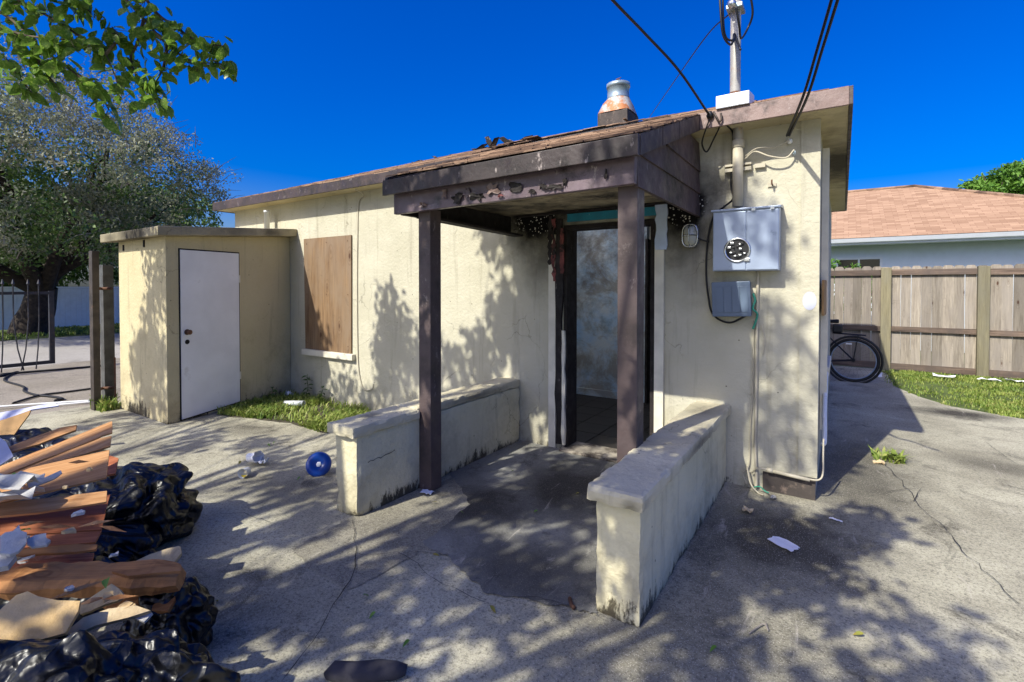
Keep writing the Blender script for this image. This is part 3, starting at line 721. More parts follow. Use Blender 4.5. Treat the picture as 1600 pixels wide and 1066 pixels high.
# roof vent on the ridge
vent = thing('roof_vent', (-2.45, 2.5, RZ), 'rusty galvanised roof vent with bottle neck standing on the ridge', 'vent')
MB().box(-2.70, -2.27, 2.36, 2.80, RZ-0.15, RZ+0.17).build('base', 'vent_base', vent, bevel=0.008)
cx, cy = -2.485, 2.58
a = [(-2.71, 2.35, RZ+0.17), (-2.26, 2.35, RZ+0.17), (-2.26, 2.81, RZ+0.17), (-2.71, 2.81, RZ+0.17)]
mb = MB(); k = 24; ring0, ring1 = [], []
for j in range(k):
    an = 2*math.pi*j/k; c, s_ = math.cos(an), math.sin(an); q = 1/max(abs(c), abs(s_))
    ring0.append((cx+0.225*c*min(q, 1.32), cy+0.23*s_*min(q, 1.32), RZ+0.172)); ring1.append((cx+0.155*c, cy+0.155*s_, RZ+0.39))
mid = [tuple(0.5*(Vector(p)+Vector(q))+Vector((0, 0, 0.03))) for p, q in zip(ring0, ring1)]
mb.add(ring0+mid+ring1, [(r*k+j, r*k+(j+1) % k, (r+1)*k+(j+1) % k, (r+1)*k+j) for r in range(2) for j in range(k)]).build('hood', 'galv', vent, smooth=True)
MB().lathe([(0.152, 0.38), (0.158, 0.40), (0.150, 0.42), (0.150, 0.545), (0.162, 0.55), (0.162, 0.60), (0.150, 0.602)], (cx, cy, RZ), k=28).build('neck', 'galv_clean', vent, smooth=True)
MB().tube(bez([(cx, cy, RZ+0.6), (cx+0.02, cy, RZ+0.66), (cx-0.03, cy, RZ+0.68), (cx+0.04, cy, RZ+0.69)]), 0.006, 5).build('wire_loop', 'rust', vent)
# torn, burnt shingles curling up along the ridge
dr = random.Random(11)
labels = ['charred shingle scrap lifted flat along the ridge left of the peaks', 'tall curled burnt shingle peak on the roof ridge', 'folded grey burnt shingle leaning beside the curled peak',
          'low charred roofing flake beside the curled shingle peak', 'small burnt roofing crumb far left on the ridge', 'black roofing crumb in the middle of the ridge']
specs = [((724, 240), 0.42, 0.05, 0.2), ((772, 232), 0.20, 0.20, 1.0), ((798, 224), 0.30, 0.14, 0.7), ((748, 237), 0.24, 0.09, 0.4), ((652, 252), 0.16, 0.05, 0.2), ((682, 247), 0.13, 0.06, 0.3)]
for (pp, ln, hh, tilt), lb in zip(specs, labels):
    c = fy(pp[0], pp[1], RY-0.12); c.z = rz_(c.y)-0.005 if pp[0] > 715 else c.z-0.02; mb = MB()
    for q in range(3):
        o = Vector((dr.uniform(-0.5, 0.5)*ln, dr.uniform(-0.05, 0.05), 0)); d = Vector((dr.uniform(0.5, 1)*ln*(1 if q % 2 else -0.7), dr.uniform(-0.06, 0.06), hh*dr.uniform(0.6, 1.1)))
        n_ = Vector((0, -1, 0.5)); p = [c+o, c+o+Vector((ln*0.45, 0.03, 0)), c+o+d+Vector((ln*0.3, 0.03, 0)), c+o+d*0.9]
        mb.plate(p, n_, 0.014)
    tag(mb.build('burnt_shingle', 'burnt', None), lb, 'shingle', 'burnt shingle scraps on the ridge')

# ------------------------------------------------------------------ shed
shed = thing('shed', (-6.6, -0.8, 0), 'cream stucco shed with flat slab roof and white door beside the house', 'shed')
foot = [(-7.23, -1.65), (-5.95, -1.65), (-6.25, -0.004), (-7.45, -0.004)]; zt = [2.045, 2.045, 2.19, 2.19]
MB().hexa([(x, y, 0) for x, y in foot]+[(x, y, z) for (x, y), z in zip(foot, zt)]).build('wall', 'shed_stucco', shed, bevel=0.01)
sl = [(-7.40, -1.78, 2.03), (-5.80, -1.78, 2.03), (-6.08, -0.004, 2.185), (-7.6, -0.004, 2.185)]
MB().hexa([(x, y, z+0.004) for x, y, z in sl]+[(x, y, z+0.104) for x, y, z in sl]).build('roof_slab', 'slab_roof', shed, bevel=0.012)
wd = Vector((-6.25+5.95, 1.646, 0)).normalized(); wo = Vector((-5.95, -1.65, 0)); wnm = Vector((wd.y, -wd.x, 0))
def shed_pt(u, z, out): return wo+wd*u+wnm*out+Vector((0, 0, z))
def shed_plate(u0, u1, z0, z1, o0, o1, name, mat, parent, zz=0.0, bevel=0.0):
    return MB().hexa([shed_pt(u0, z0, o1), shed_pt(u1, z0+zz, o1), shed_pt(u1, z0+zz, o0), shed_pt(u0, z0, o0), shed_pt(u0, z1, o1), shed_pt(u1, z1, o1), shed_pt(u1, z1, o0), shed_pt(u0, z1, o0)]).build(name, mat, parent, bevel=bevel)
shed_plate(0.135, 0.885, 0.005, 1.925, -0.01, 0.004, 'door_gap', 'dark_gap', shed, 0.05)
dr_ = shed_plate(0.15, 0.87, 0.02, 1.91, 0.0, 0.014, 'door', 'door_white', shed, 0.05, 0.002)
kn = shed_pt(0.215, 0.99, 0.0145); MB().lathe([(0.033, 0), (0.033, 0.004), (0.022, 0.008), (0.016, 0.012), (0.016, 0.03), (0.026, 0.038), (0.028, 0.05), (0.018, 0.058)], kn, wnm, 16).build('knob', 'rust', dr_, smooth=True)
MB().lathe([(0.026, 0), (0.026, 0.003), (0.02, 0.004)], shed_pt(0.215, 0.88, 0.0145), wnm, 14).build('lock_hole', 'dark_gap', dr_)
for z in (0.35, 1.55): shed_plate(0.868, 0.884, z, z+0.09, 0.0045, 0.02, 'hinge', 'trim_cream', dr_)
MB().box(-7.08, -7.05, -1.66, -1.648, 1.93, 2.0).build('vent_slot', 'dark_gap', shed); MB().box(-6.5, -6.47, -1.66, -1.648, 1.95, 2.03).build('vent_slot', 'dark_gap', shed)
vp = fy(417, 345, -0.12)
tag(MB().lathe([(0.036, 0), (0.036, 0.27), (0.041, 0.27), (0.041, 0.30), (0.033, 0.30)], (vp.x, vp.y, 2.27), k=14).build('vent_pipe', 'pvc', None, smooth=True), 'short grey vent pipe standing on the shed roof', 'pipe')
# ------------------------------------------------------------------ low porch walls
def low_wall(x0, x1, lb, seed, dirtside):
    r_ = random.Random(seed); t_ = thing('low_wall', ((x0+x1)/2, -1, 0), lb, 'wall', 'low porch walls')
    yf = -1.965
    rough_box('wall_body', x0, x1, yf, -0.003, 0, 0.53, 'low_wall_stucco', t_, 0.035, 0.012, 0.004, seed)
    cuts = [yf-0.05, -1.41, -0.003] if dirtside else [yf-0.05, -0.003]
    for i in range(len(cuts)-1):
        a, b = cuts[i], cuts[i+1]-(0.002 if i < len(cuts)-2 else 0)
        xi = x1+0.028; xj = x0-0.028
        if dirtside and i == 1: xi = x1-0.004
        rough_box('cap', xj, xi, a, b, 0.531, 0.602, 'cap_concrete', t_, 0.022, 0.013, 0.003, seed+i)
    return t_
low_wall(-2.665, -2.452, 'low cream porch wall with cracked side left of the doorway', 1, True)
low_wall(-0.79, -0.578, 'low cream porch wall with chipped cap right of the doorway', 2, False)
def wall_crack(pts, x=-2.4485):
    P = []
    for p in pts:
        d = ray(*p); P.append(CAM+d*((x-CAM.x)/d.x))
    full = []
    for a, b in zip(P[:-1], P[1:]):
        for i in range(4): full.append(a.lerp(b, i/4)+Vector((0, 0, rng.uniform(-0.005, 0.005))))
    full.append(P[-1]); V_ = []
    for i, p in enumerate(full): w_ = 0.003*rng.uniform(0.3, 1); V_ += [p-Vector((0, 0, w_)), p+Vector((0, 0, w_))]
    MB().add(V_, [(2*i, 2*i+1, 2*i+3, 2*i+2) for i in range(len(full)-1)]).build('crack', 'crack', bpy.data.objects['low_wall'])
wall_crack([(575, 722), (592, 716), (604, 711), (617, 703)])
#PART3
# ------------------------------------------------------------------ things on the facade
pb = thing('plywood_board', (-5.4, 0, 0.66), 'weathered plywood board screwed over the front window', 'plywood')
MB().hexa([(-5.885, -0.022, 0.665), (-4.945, -0.022, 0.665), (-4.945, -0.003, 0.665), (-5.885, -0.003, 0.665), (-5.905, -0.022, 2.14), (-4.935, -0.022, 2.14), (-4.935, -0.003, 2.14), (-5.905, -0.003, 2.14)]).build('sheet', 'window_ply', pb)
for x in (-5.84, -5.42, -5.0):
    for z in (0.75, 1.4, 2.07): MB().lathe([(0.007, 0), (0.007, 0.003)], (x, -0.022, z), (0, -1, 0), 8).build('screw', 'rust', pb)
MB().box(-5.92, -4.88, -0.06, -0.003, 0.585, 0.662).build('window_sill', 'trim_cream', house, bevel=0.008)
def cable(name, pts, r, mat, label, cat='cable', group=None, k=6, n=8):
    return tag(MB().tube(bez(pts, n), r, k).build(name, mat, None, smooth=True), label, cat, group)
c0 = fy(553, 295, -0.008)
cable('wall_cable', [(-4.62, -0.2, 2.64), (-4.66, -0.05, 2.60), (-4.80, -0.008, 2.52), (-4.83, -0.008, 2.0), (-4.84, -0.008, 1.3), (-4.83, -0.008, 0.6), (-4.78, -0.01, 0.33), (-4.70, -0.012, 0.24), (-4.55, -0.03, 0.27), (-4.5, -0.05, 0.34)], 0.007, 'cream_conduit', 'thin cream cable running down the wall beside the boarded window')

# electric meter box
mt = thing('electric_meter_box', (-0.44, 0, 1.6), 'blue grey electric meter box with round socket on the cream wall', 'meter box')
MB().box(-0.665, -0.225, -0.13, -0.003, 1.615, 2.06).build('box', 'meter_grey', mt, bevel=0.005)
MB().hexa([(-0.675, -0.15, 2.055), (-0.215, -0.15, 2.055), (-0.215, -0.003, 2.062), (-0.675, -0.003, 2.062), (-0.675, -0.15, 2.068), (-0.215, -0.15, 2.068), (-0.215, -0.003, 2.09), (-0.675, -0.003, 2.09)]).build('rain_hood', 'meter_grey', mt, bevel=0.002)
MB().box(-0.66, -0.439, -0.138, -0.1305, 1.622, 2.045).build('cover_panel', 'meter_grey', mt, bevel=0.003)
MB().box(-0.433, -0.230, -0.138, -0.1305, 1.622, 2.045).build('cover_panel', 'meter_grey', mt, bevel=0.003)
mc = fy(1152, 391, -0.14)
rg = MB().torus((mc.x, -0.142, mc.z), (0, 1, 0), 0.083, 0.009, 40, 8).build('socket_ring', 'chrome', mt, smooth=True)
MB().lathe([(0.082, 0), (0.082, 0.003)], (mc.x, -0.1385, mc.z), (0, -1, 0), 32).build('socket', 'black_part', mt)
lr = random.Random(4)
for i in range(16):
    a = i/16*6.28+lr.uniform(-.2, .2); r_ = lr.uniform(0.022, 0.066); x, z = mc.x+r_*math.cos(a), mc.z+r_*math.sin(a); d = lr.uniform(0.008, 0.016)
    MB().box(x-d, x+d*0.6, -0.154, -0.142, z-d*0.5, z+d*0.6).build('terminal', 'chrome' if i % 2 else 'black_part', mt, bevel=0.002)
MB().box(mc.x+0.045, mc.x+0.085, -0.15, -0.1385, mc.z-0.085, mc.z-0.06).build('ring_clasp', 'chrome', mt, bevel=0.004)
for x in (-0.40, -0.28): MB().box(x, x+0.025, -0.156, -0.1505, 2.042, 2.062).build('hasp', 'chrome', mt)

# cable utility box, slightly askew
ub = thing('utility_box', (-0.54, 0, 1.28), 'dark blue grey plastic cable box hung askew below the meter box', 'utility box')
def tiltbox(x0, x1, y0, y1, z0, z1, ang, name, mat, parent, bevel=0.0):
    c = Vector((-0.54, 0, 1.41)); R_ = Matrix.Rotation(ang, 3, 'Y')
    mb = MB().box(x0, x1, y0, y1, z0, z1); mb.v = [tuple(c+R_@(Vector(v)-c)) for v in mb.v]; return mb.build(name, mat, parent, bevel=bevel)
AN = RAD(-2.2)
tiltbox(-0.668, -0.415, -0.085, -0.003, 1.285, 1.53, AN, 'body', 'utility_grey', ub, 0.008)
tiltbox(-0.675, -0.408, -0.105, -0.0855, 1.278, 1.537, AN, 'lid', 'utility_grey', ub, 0.006)
for i in range(4): tiltbox(-0.645+i*0.057, -0.615+i*0.057+0.02, -0.110, -0.1055, 1.31, 1.50, AN, 'rib', 'utility_grey', ub, 0.002)
cable('black_cable', [(-0.525, -0.03, 2.30), (-0.53, -0.08, 2.16), (-0.60, -0.06, 2.10), (-0.68, -0.03, 2.04), (-0.725, -0.02, 1.86), (-0.735, -0.018, 1.6), (-0.715, -0.018, 1.4), (-0.69, -0.02, 1.30), (-0.63, -0.03, 1.245), (-0.55, -0.05, 1.23), (-0.47, -0.07, 1.27), (-0.43, -0.06, 1.30)], 0.008, 'black_cable', 'black cable looping from the mast round the utility box')
cable('lamp_wire', [(-0.80, -0.02, 1.88), (-0.76, -0.02, 1.86), (-0.715, -0.02, 1.845)], 0.006, 'black_cable', 'short black wire from the wall lamp to the cable')
cable('green_wire', [(-0.40, -0.05, 1.45), (-0.385, -0.05, 1.40), (-0.40, -0.06, 1.34), (-0.37, -0.05, 1.30), (-0.385, -0.045, 1.23), (-0.40, -0.04, 1.19)], 0.008, 'green_wire', 'frayed green wire beside the utility box')
# bulkhead wall lamp
lp = thing('wall_lamp', (-0.84, 0, 1.9), 'oval caged bulkhead lamp on the sooty wall beside the door', 'lamp')
lc = Vector((-0.855, -0.02, 1.90))
def oval(rx, rz, y, k=24): return [Vector((lc.x+rx*math.copysign(abs(math.cos(2*math.pi*i/k))**0.7, math.cos(2*math.pi*i/k)), y, lc.z+rz*math.copysign(abs(math.sin(2*math.pi*i/k))**0.7, math.sin(2*math.pi*i/k)))) for i in range(k)]
MB().plate(oval(0.062, 0.092, -0.03), (0, -1, 0), 0.027).build('backplate', 'utility_light', lp, bevel=0.004)
mb = MB(); o_ = oval(0.052, 0.082, -0.031); i_ = oval(0.035, 0.062, -0.075); mb.add(o_+i_, [(j, (j+1) % 24, 24+(j+1) % 24, 24+j) for j in range(24)]+[tuple(24+j for j in range(24))]).build('glass', 'lamp_glass', lp, smooth=True)
ov = oval(0.058, 0.088, -0.04); MB().tube(ov+[ov[0], ov[1]], 0.007, 6).build('guard_ring', 'chrome', lp, smooth=True)
MB().tube([(lc.x, -0.04, lc.z-0.088), (lc.x, -0.082, lc.z-0.05), (lc.x, -0.084, lc.z+0.05), (lc.x, -0.04, lc.z+0.088)], 0.004, 6).build('guard_bar', 'chrome', lp)
MB().tube([(lc.x-0.058, -0.04, lc.z), (lc.x-0.03, -0.084, lc.z), (lc.x+0.03, -0.084, lc.z), (lc.x+0.058, -0.04, lc.z)], 0.004, 6).build('guard_bar', 'chrome', lp)
# service mast
ms = thing('service_mast', (-0.505, -0.06, 2.1), 'cream conduit mast rising from the meter box through the eave', 'mast')
MB().tube([(-0.505, -0.075, 2.092), (-0.505, -0.075, 2.56)], 0.037, 16).build('lower_conduit', 'cream_conduit', ms, smooth=True)
MB().lathe([(0.037, 0), (0.044, 0.005), (0.044, 0.05), (0.037, 0.06)], (-0.505, -0.075, 2.52), k=16).build('coupling', 'cream_conduit', ms, smooth=True)
MB().tube([(-0.505, -0.075, 2.56), (-0.505, -0.075, 2.66), (-0.52, -0.12, 2.85), (-0.52, -0.12, 4.6)], 0.036, 16).build('mast_pipe', 'mast_paint', ms, smooth=True)
MB().lathe([(0.037, 0), (0.06, 0.02), (0.07, 0.1), (0.03, 0.16)], (-0.52, -0.12, 4.6), k=14).build('weather_head', 'galv_clean', ms, smooth=True)
fl = MB().hexa([(-0.625, -0.262, 2.775), (-0.405, -0.262, 2.775), (-0.405, -0.03, 2.80), (-0.625, -0.03, 2.80), (-0.625, -0.262, 2.865), (-0.405, -0.262, 2.865), (-0.405, -0.03, 2.90), (-0.625, -0.03, 2.90)]).build('flashing', 'white_metal', ms, bevel=0.006)
MB().lathe([(0.045, 0), (0.05, 0.012), (0.04, 0.03)], (-0.52, -0.12, 2.885), k=16).build('collar', 'rust', ms, smooth=True)
MB().box(-0.575, -0.465, -0.19, -0.05, 3.50, 3.53).build('clamp', 'galv_clean', ms, bevel=0.005)
MB().lathe([(0.022, 0), (0.03, 0.01), (0.03, 0.04), (0.018, 0.05)], (-0.53, -0.19, 3.515), (0, -1, 0), 12).build('insulator', 'chrome', ms, smooth=True)
MB().box(-0.60, -0.42, -0.045, -0.003, 2.36, 2.385).box(-0.60, -0.42, -0.045, -0.003, 2.40, 2.415).build('strut_channel', 'cream_conduit', ms)
MB().box(-0.40, -0.33, -0.03, -0.003, 2.37, 2.40).build('strut_end', 'cream_conduit', ms)
# the wires on the mast and the service drops
B_ = lambda x, y, d: dep(x, y, d)
m0 = Vector((-0.52, -0.12, 0))
cable('mast_wire', [B_(1123, -40, 3.42), B_(1126, 20, 3.4), B_(1130, 55, 3.42), B_(1141, 70, 3.46), m0+Vector((0, -0.04, 3.29))], 0.008, 'black_cable', 'thick black wire drooping to the left side of the mast')
cable('mast_wire', [B_(1129, -40, 3.44), B_(1130, 30, 3.42), B_(1134, 58, 3.44), B_(1145, 63, 3.46), m0+Vector((0.0, -0.045, 3.32)), B_(1157, 78, 3.45)], 0.008, 'black_cable', 'black wire drooping left then crossing the front of the mast')
cable('mast_wire', [B_(1150, 10, 3.36), B_(1155, 40, 3.40), B_(1158, 60, 3.5), B_(1168, 45, 3.6), B_(1176, 20, 3.55), B_(1170, -20, 3.5)], 0.008, 'black_cable', 'black wire looping out right of the mast')
cable('service_wire', [(-0.665, -0.262, 2.735), B_(1062, 112, 3.3), B_(1010, 55, 3.05), B_(957, 0, 2.75), B_(880, -85, 2.4)], 0.0085, 'black_cable', 'thick black wire slanting from the porch eave up to the left')
cable('thin_wire', [m0+Vector((-0.04, 0, 3.50)), B_(1105, 55, 4.4), B_(1060, 118, 6.0), B_(1015, 183, 9.0)], 0.006, 'black_cable', 'thin wire running from the mast back over the roof')
wp = Vector((-0.175, -0.03, 2.53))
cable('service_wire', [wp+Vector((0.0, -0.04, 0.03)), B_(1262, 150, 3.0), B_(1284, 80, 2.75), B_(1312, -10, 2.45), B_(1330, -70, 2.3)], 0.008, 'black_cable', 'right hand one of two black wires dropping to the wall hook')
cable('service_wire', [wp+Vector((-0.015, -0.04, 0.03)), B_(1255, 150, 3.02), B_(1276, 80, 2.78), B_(1302, -10, 2.48), B_(1318, -70, 2.33)], 0.008, 'black_cable', 'left hand one of two black wires dropping to the wall hook')
hk = thing('wire_hook', tuple(wp), 'white insulator hook under the eave holding the two wires', 'hook')
MB().lathe([(0.008, 0), (0.018, 0.006), (0.018, 0.03), (0.010, 0.04)], wp+Vector((0, 0.025, 0)), (0, -1, 0), 12).build('insulator', 'white_plastic', hk, smooth=True)
MB().torus(wp+Vector((0.03, -0.01, -0.09)), (1, 0.4, 0), 0.016, 0.004, 16, 6).build('hook_ring', 'galv_clean', hk, smooth=True)
cable('tie_wire', [wp+Vector((0, -0.02, 0)), wp+Vector((-0.09, -0.03, -0.035)), wp+Vector((-0.2, -0.05, -0.03)), (-0.46, -0.05, 2.46)], 0.005, 'cream_conduit', 'upper slack wire from the hook to the conduit')
cable('tie_wire', [wp+Vector((0.03, -0.02, -0.07)), wp+Vector((-0.02, -0.03, -0.12)), wp+Vector((-0.12, -0.05, -0.10)), wp+Vector((-0.22, -0.04, -0.05)), (-0.46, -0.05, 2.44)], 0.006, 'cream_conduit', 'lower slack wire from the hook ring to the conduit')
br = thing('wall_bracket', (-0.335, 0, 2.27), 'small rusty bracket on the wall right of the conduit', 'bracket')
bc = fy(1207, 289, -0.01)
MB().box(bc.x-0.03, bc.x+0.025, -0.012, -0.002, bc.z-0.012, bc.z+0.012).build('plate', 'cream_conduit', br); MB().tube([(bc.x, -0.012, bc.z), (bc.x, -0.05, bc.z), (bc.x, -0.055, bc.z+0.03)], 0.006, 6).build('hook', 'rust', br)
ec = thing('eave_bracket', (-0.62, -0.26, 2.70), 'dark bracket clamped on the fascia where the slanting wire ends', 'bracket')
MB().tube(bez([(-0.64, -0.255, 2.76), (-0.62, -0.27, 2.72), (-0.60, -0.262, 2.68), (-0.585, -0.262, 2.70), (-0.59, -0.262, 2.74)]), 0.007, 6).build('clip', 'post_steel', ec, smooth=True); MB().lathe([(0.02, 0), (0.026, 0.02), (0.012, 0.05)], (-0.665, -0.25, 2.72), (0, -0.3, 1), 10).build('knob', 'black_part', ec, smooth=True)
cable('mast_wire', [(-0.665, -0.265, 2.71), (-0.70, -0.24, 2.64), (-0.74, -0.16, 2.57), (-0.72, -0.1, 2.52), (-0.66, -0.14, 2.60), (-0.60, -0.2, 2.68)], 0.006, 'black_cable', 'black wire loop hanging under the porch corner')
cable('riser_wire', [(-0.56, -0.22, 2.665), (-0.545, -0.06, 2.64), (-0.548, -0.035, 2.5), (-0.556, -0.03, 2.36), (-0.56, -0.03, 2.26), (-0.535, -0.05, 2.16)], 0.007, 'black_cable', 'dark wire running down beside the conduit under the eave')

# conduits and pipes at the wall foot
cable('ground_conduit', [(-0.373, -0.016, 1.62), (-0.376, -0.016, 1.2), (-0.378, -0.016, 0.6), (-0.38, -0.016, 0.3), (-0.37, -0.03, 0.12), (-0.37, -0.04, 0.02)], 0.011, 'cream_conduit', 'cream conduit running from the meter down to the ground', 'pipe')
cable('wall_wire', [(-0.40, -0.010, 1.25), (-0.40, -0.010, 0.8), (-0.415, -0.010, 0.45), (-0.42, -0.015, 0.18), (-0.46, -0.03, 0.10), (-0.43, -0.06, 0.04)], 0.005, 'cream_conduit', 'thin wire beside the cream conduit on the wall')
cable('wall_wire', [(-0.345, -0.010, 1.22), (-0.325, -0.010, 1.1), (-0.335, -0.010, 1.0)], 0.004, 'cream_conduit', 'short stray wire below the utility box')
cable('loose_wire', [(-0.40, -0.03, 0.12), (-0.36, -0.06, 0.17), (-0.30, -0.05, 0.17), (-0.24, -0.035, 0.15)], 0.006, 'cream_conduit', 'loose pale wire end at the wall foot')
cable('loose_wire', [(-0.43, -0.05, 0.16), (-0.40, -0.09, 0.06), (-0.35, -0.11, 0.012), (-0.31, -0.14, 0.012)], 0.006, 'cream_conduit', 'pale wire curling onto the concrete at the wall foot')
cable('green_wire', [(-0.38, -0.07, 0.03), (-0.34, -0.09, 0.05), (-0.31, -0.08, 0.025), (-0.28, -0.1, 0.02)], 0.005, 'green_wire', 'green wire scrap on the ground below the conduit')
pp = thing('pvc_pipe', (-0.12, -0.03, 0.16), 'pale plastic pipe along the foot of the house corner', 'pipe')
MB().tube([(-0.29, -0.04, 0.165), (-0.03, -0.045, 0.150)], 0.013, 12).build('run', 'cream_conduit', pp, smooth=True)
MB().tube([(-0.30, -0.04, 0.166), (-0.26, -0.04, 0.164)], 0.017, 12).build('coupling', 'cream_conduit', pp, smooth=True)
MB().tube(bez([(-0.05, -0.045, 0.155), (0.02, -0.04, 0.16), (0.045, -0.01, 0.2), (0.045, 0.03, 0.32), (0.045, 0.08, 0.42)]), 0.006, 10).build('elbow', 'cream_conduit', pp, smooth=True)
cable('side_pipe', [(0.035, 0.25, 0.33), (0.045, 0.3, 0.36), (0.04, 0.5, 0.55), (0.04, 0.75, 0.72), (0.04, 0.85, 0.78)], 0.017, 'pvc', 'white pipe leaning along the shaded side wall', 'pipe')
MB().box(-0.33, 0.003, -0.012, -0.0025, 0.0, 0.14).build('exposed_footing', 'vent_base', house, bevel=0.003)
op = MB().plate([Vector((-0.045+0.042*math.cos(a), -0.0165, 1.40+0.065*math.sin(a))) for a in [i*2*math.pi/28 for i in range(28)]], (0, -1, 0), 0.002).build('oval_patch', 'oval_patch', None)
tag(op, 'pale oval patch on the corner of the house', 'patch')
cb = MB().hexa([(0.016, 0.38, 1.28), (0.030, 0.72, 1.28), (0.046, 0.72, 1.28), (0.032, 0.38, 1.28), (0.016, 0.38, 1.55), (0.030, 0.72, 1.55), (0.046, 0.72, 1.55), (0.032, 0.38, 1.55)]).build('cardboard_flap', 'cardboard', None)
tag(cb, 'brown cardboard flap taped to the house corner', 'cardboard')

# ------------------------------------------------------------------ wood fence, lawn, neighbour
fence = thing('wood_fence', (2, 7.15, 0), 'weathered grey brown board fence with square posts behind the yard', 'fence')
fr = random.Random(21); FYP = 7.15
posts = [-1.75, -0.45, 0.80, 2.09, 3.38, 4.68, 5.98]
for x in posts: MB().box(x-0.075, x+0.075, FYP-0.11, FYP+0.0, 0.0, 1.84).build('post', 'fence_post', fence, bevel=0.008)
for a, b in zip(posts[:-1], posts[1:]):
    for z0, z1, n_ in ((1.70, 1.80, 'rail'), (0.70, 0.79, 'rail'), (0.02, 0.13, 'bottom_board')):
        e = fr.uniform(-0.008, 0.008)
        MB().box(a+0.077, b-0.077, FYP-0.065, FYP-0.022, z0+e, z1+e).build(n_, 'fence_rail', fence, bevel=0.004)
x = -2.0
while x < 6.0:
    w_ = fr.uniform(0.135, 0.148); h_ = 1.86+fr.uniform(-0.012, 0.012); c_ = 0.028; y0 = FYP-0.018+fr.uniform(0, 0.006)
    poly = [Vector((x, y0, 0.03)), Vector((x+w_, y0, 0.03)), Vector((x+w_, y0, h_-c_)), Vector((x+w_-c_, y0, h_)), Vector((x+c_, y0, h_)), Vector((x, y0, h_-c_))]
    tl = fr.uniform(-0.006, 0.006); poly = [Vector((p_.x+tl*p_.z, p_.y-0.004*fr.random(), p_.z)) for p_ in poly]
    bo = MB().plate(poly, (0, -1, 0), 0.016).build('board', 'fence_wood', fence)
    x += w_+(0.006 if fr.random() < 0.08 else fr.uniform(0.0005, 0.002))
nb = thing('neighbour_house', (1, 13, 0), 'white house with brown shingle roof and white gutter behind the fence', 'house')
MB().box(-9, 5.9, 10.95, 17.6, 0, 2.55).build('wall', 'neighbour_wall', nb)
NE, NY0, NY1, NX0, NX1 = 2.66, 10.35, 18.3, -12.0, 6.1
ry = 14.4; rzv = 4.39; r0 = (-8.0, ry, rzv); r1 = (1.86, ry, rzv)
me = bpy.data.meshes.new('roof')
V_ = [(NX0, NY0, NE), (NX1, NY0, NE), r1, r0, (NX1, NY1, NE), (NX0, NY1, NE)]
me.from_pydata(V_, [], [(0, 1, 2, 3), (1, 4, 2), (4, 5, 3, 2), (5, 0, 3)]); me.materials.append(M['neighbour_shingle'])
uv = me.uv_layers.new(name='UVMap')
for p in me.polygons:
    for li in p.loop_indices:
        v = me.vertices[me.loops[li].vertex_index].co
        uv.data[li].uv = (v.x, (v.y-NY0)*1.09) if abs(p.normal.x) < 0.3 else (v.y, (NX1-v.x)*1.09)
ro = bpy.data.objects.new('roof', me); COL.objects.link(ro); adopt(ro, nb)
MB().tube([(r1[0], r1[1], r1[2]+0.01), (NX1, NY0, NE+0.02)], 0.05, 6).build('hip_cap', 'roof_shingle', nb)
MB().tube([(r0[0], ry, rzv+0.01), (r1[0], ry, rzv+0.01)], 0.05, 6).build('ridge_cap', 'roof_shingle', nb)
MB().box(NX0, NX1, NY0, NY0+0.02, NE-0.16, NE-0.012).build('fascia', 'gutter_white', nb)
MB().add([(NX0, NY0-0.002, NE-0.13), (NX0, NY0-0.08, NE-0.11), (NX0, NY0-0.12, NE-0.02), (NX0, NY0-0.10, NE-0.02), (NX0, NY0-0.002, NE-0.09), (NX1, NY0-0.002, NE-0.13), (NX1, NY0-0.08, NE-0.11), (NX1, NY0-0.12, NE-0.02), (NX1, NY0-0.10, NE-0.02), (NX1, NY0-0.002, NE-0.09)],
         [(0, 1, 6, 5), (1, 2, 7, 6), (2, 3, 8, 7), (3, 4, 9, 8), (4, 0, 5, 9), (5, 6, 7, 8, 9), (4, 3, 2, 1, 0)]).build('gutter', 'gutter_white', nb)
MB().box(NX0, NX1, NY0+0.02, 10.95, NE-0.15, NE-0.135).build('soffit', 'gutter_white', nb)
wf = MB()
for a, b in ((0.0, 0.05), (0.46, 0.50), (0.90, 0.95)): wf.box(a, b, 10.90, 10.948, 1.2, 2.22)
wf.box(0.05, 0.46, 10.90, 10.948, 2.17, 2.22).box(0.5, 0.9, 10.90, 10.948, 2.17, 2.22).box(0.05, 0.46, 10.90, 10.948, 1.2, 1.25).box(0.5, 0.9, 10.90, 10.948, 1.2, 1.25)
wo_ = wf.build('window', 'gutter_white', nb)
for a, b in ((0.05, 0.46), (0.5, 0.9)): MB().box(a, b, 10.925, 10.945, 1.25, 2.17).build('pane', 'glass_dark', wo_)

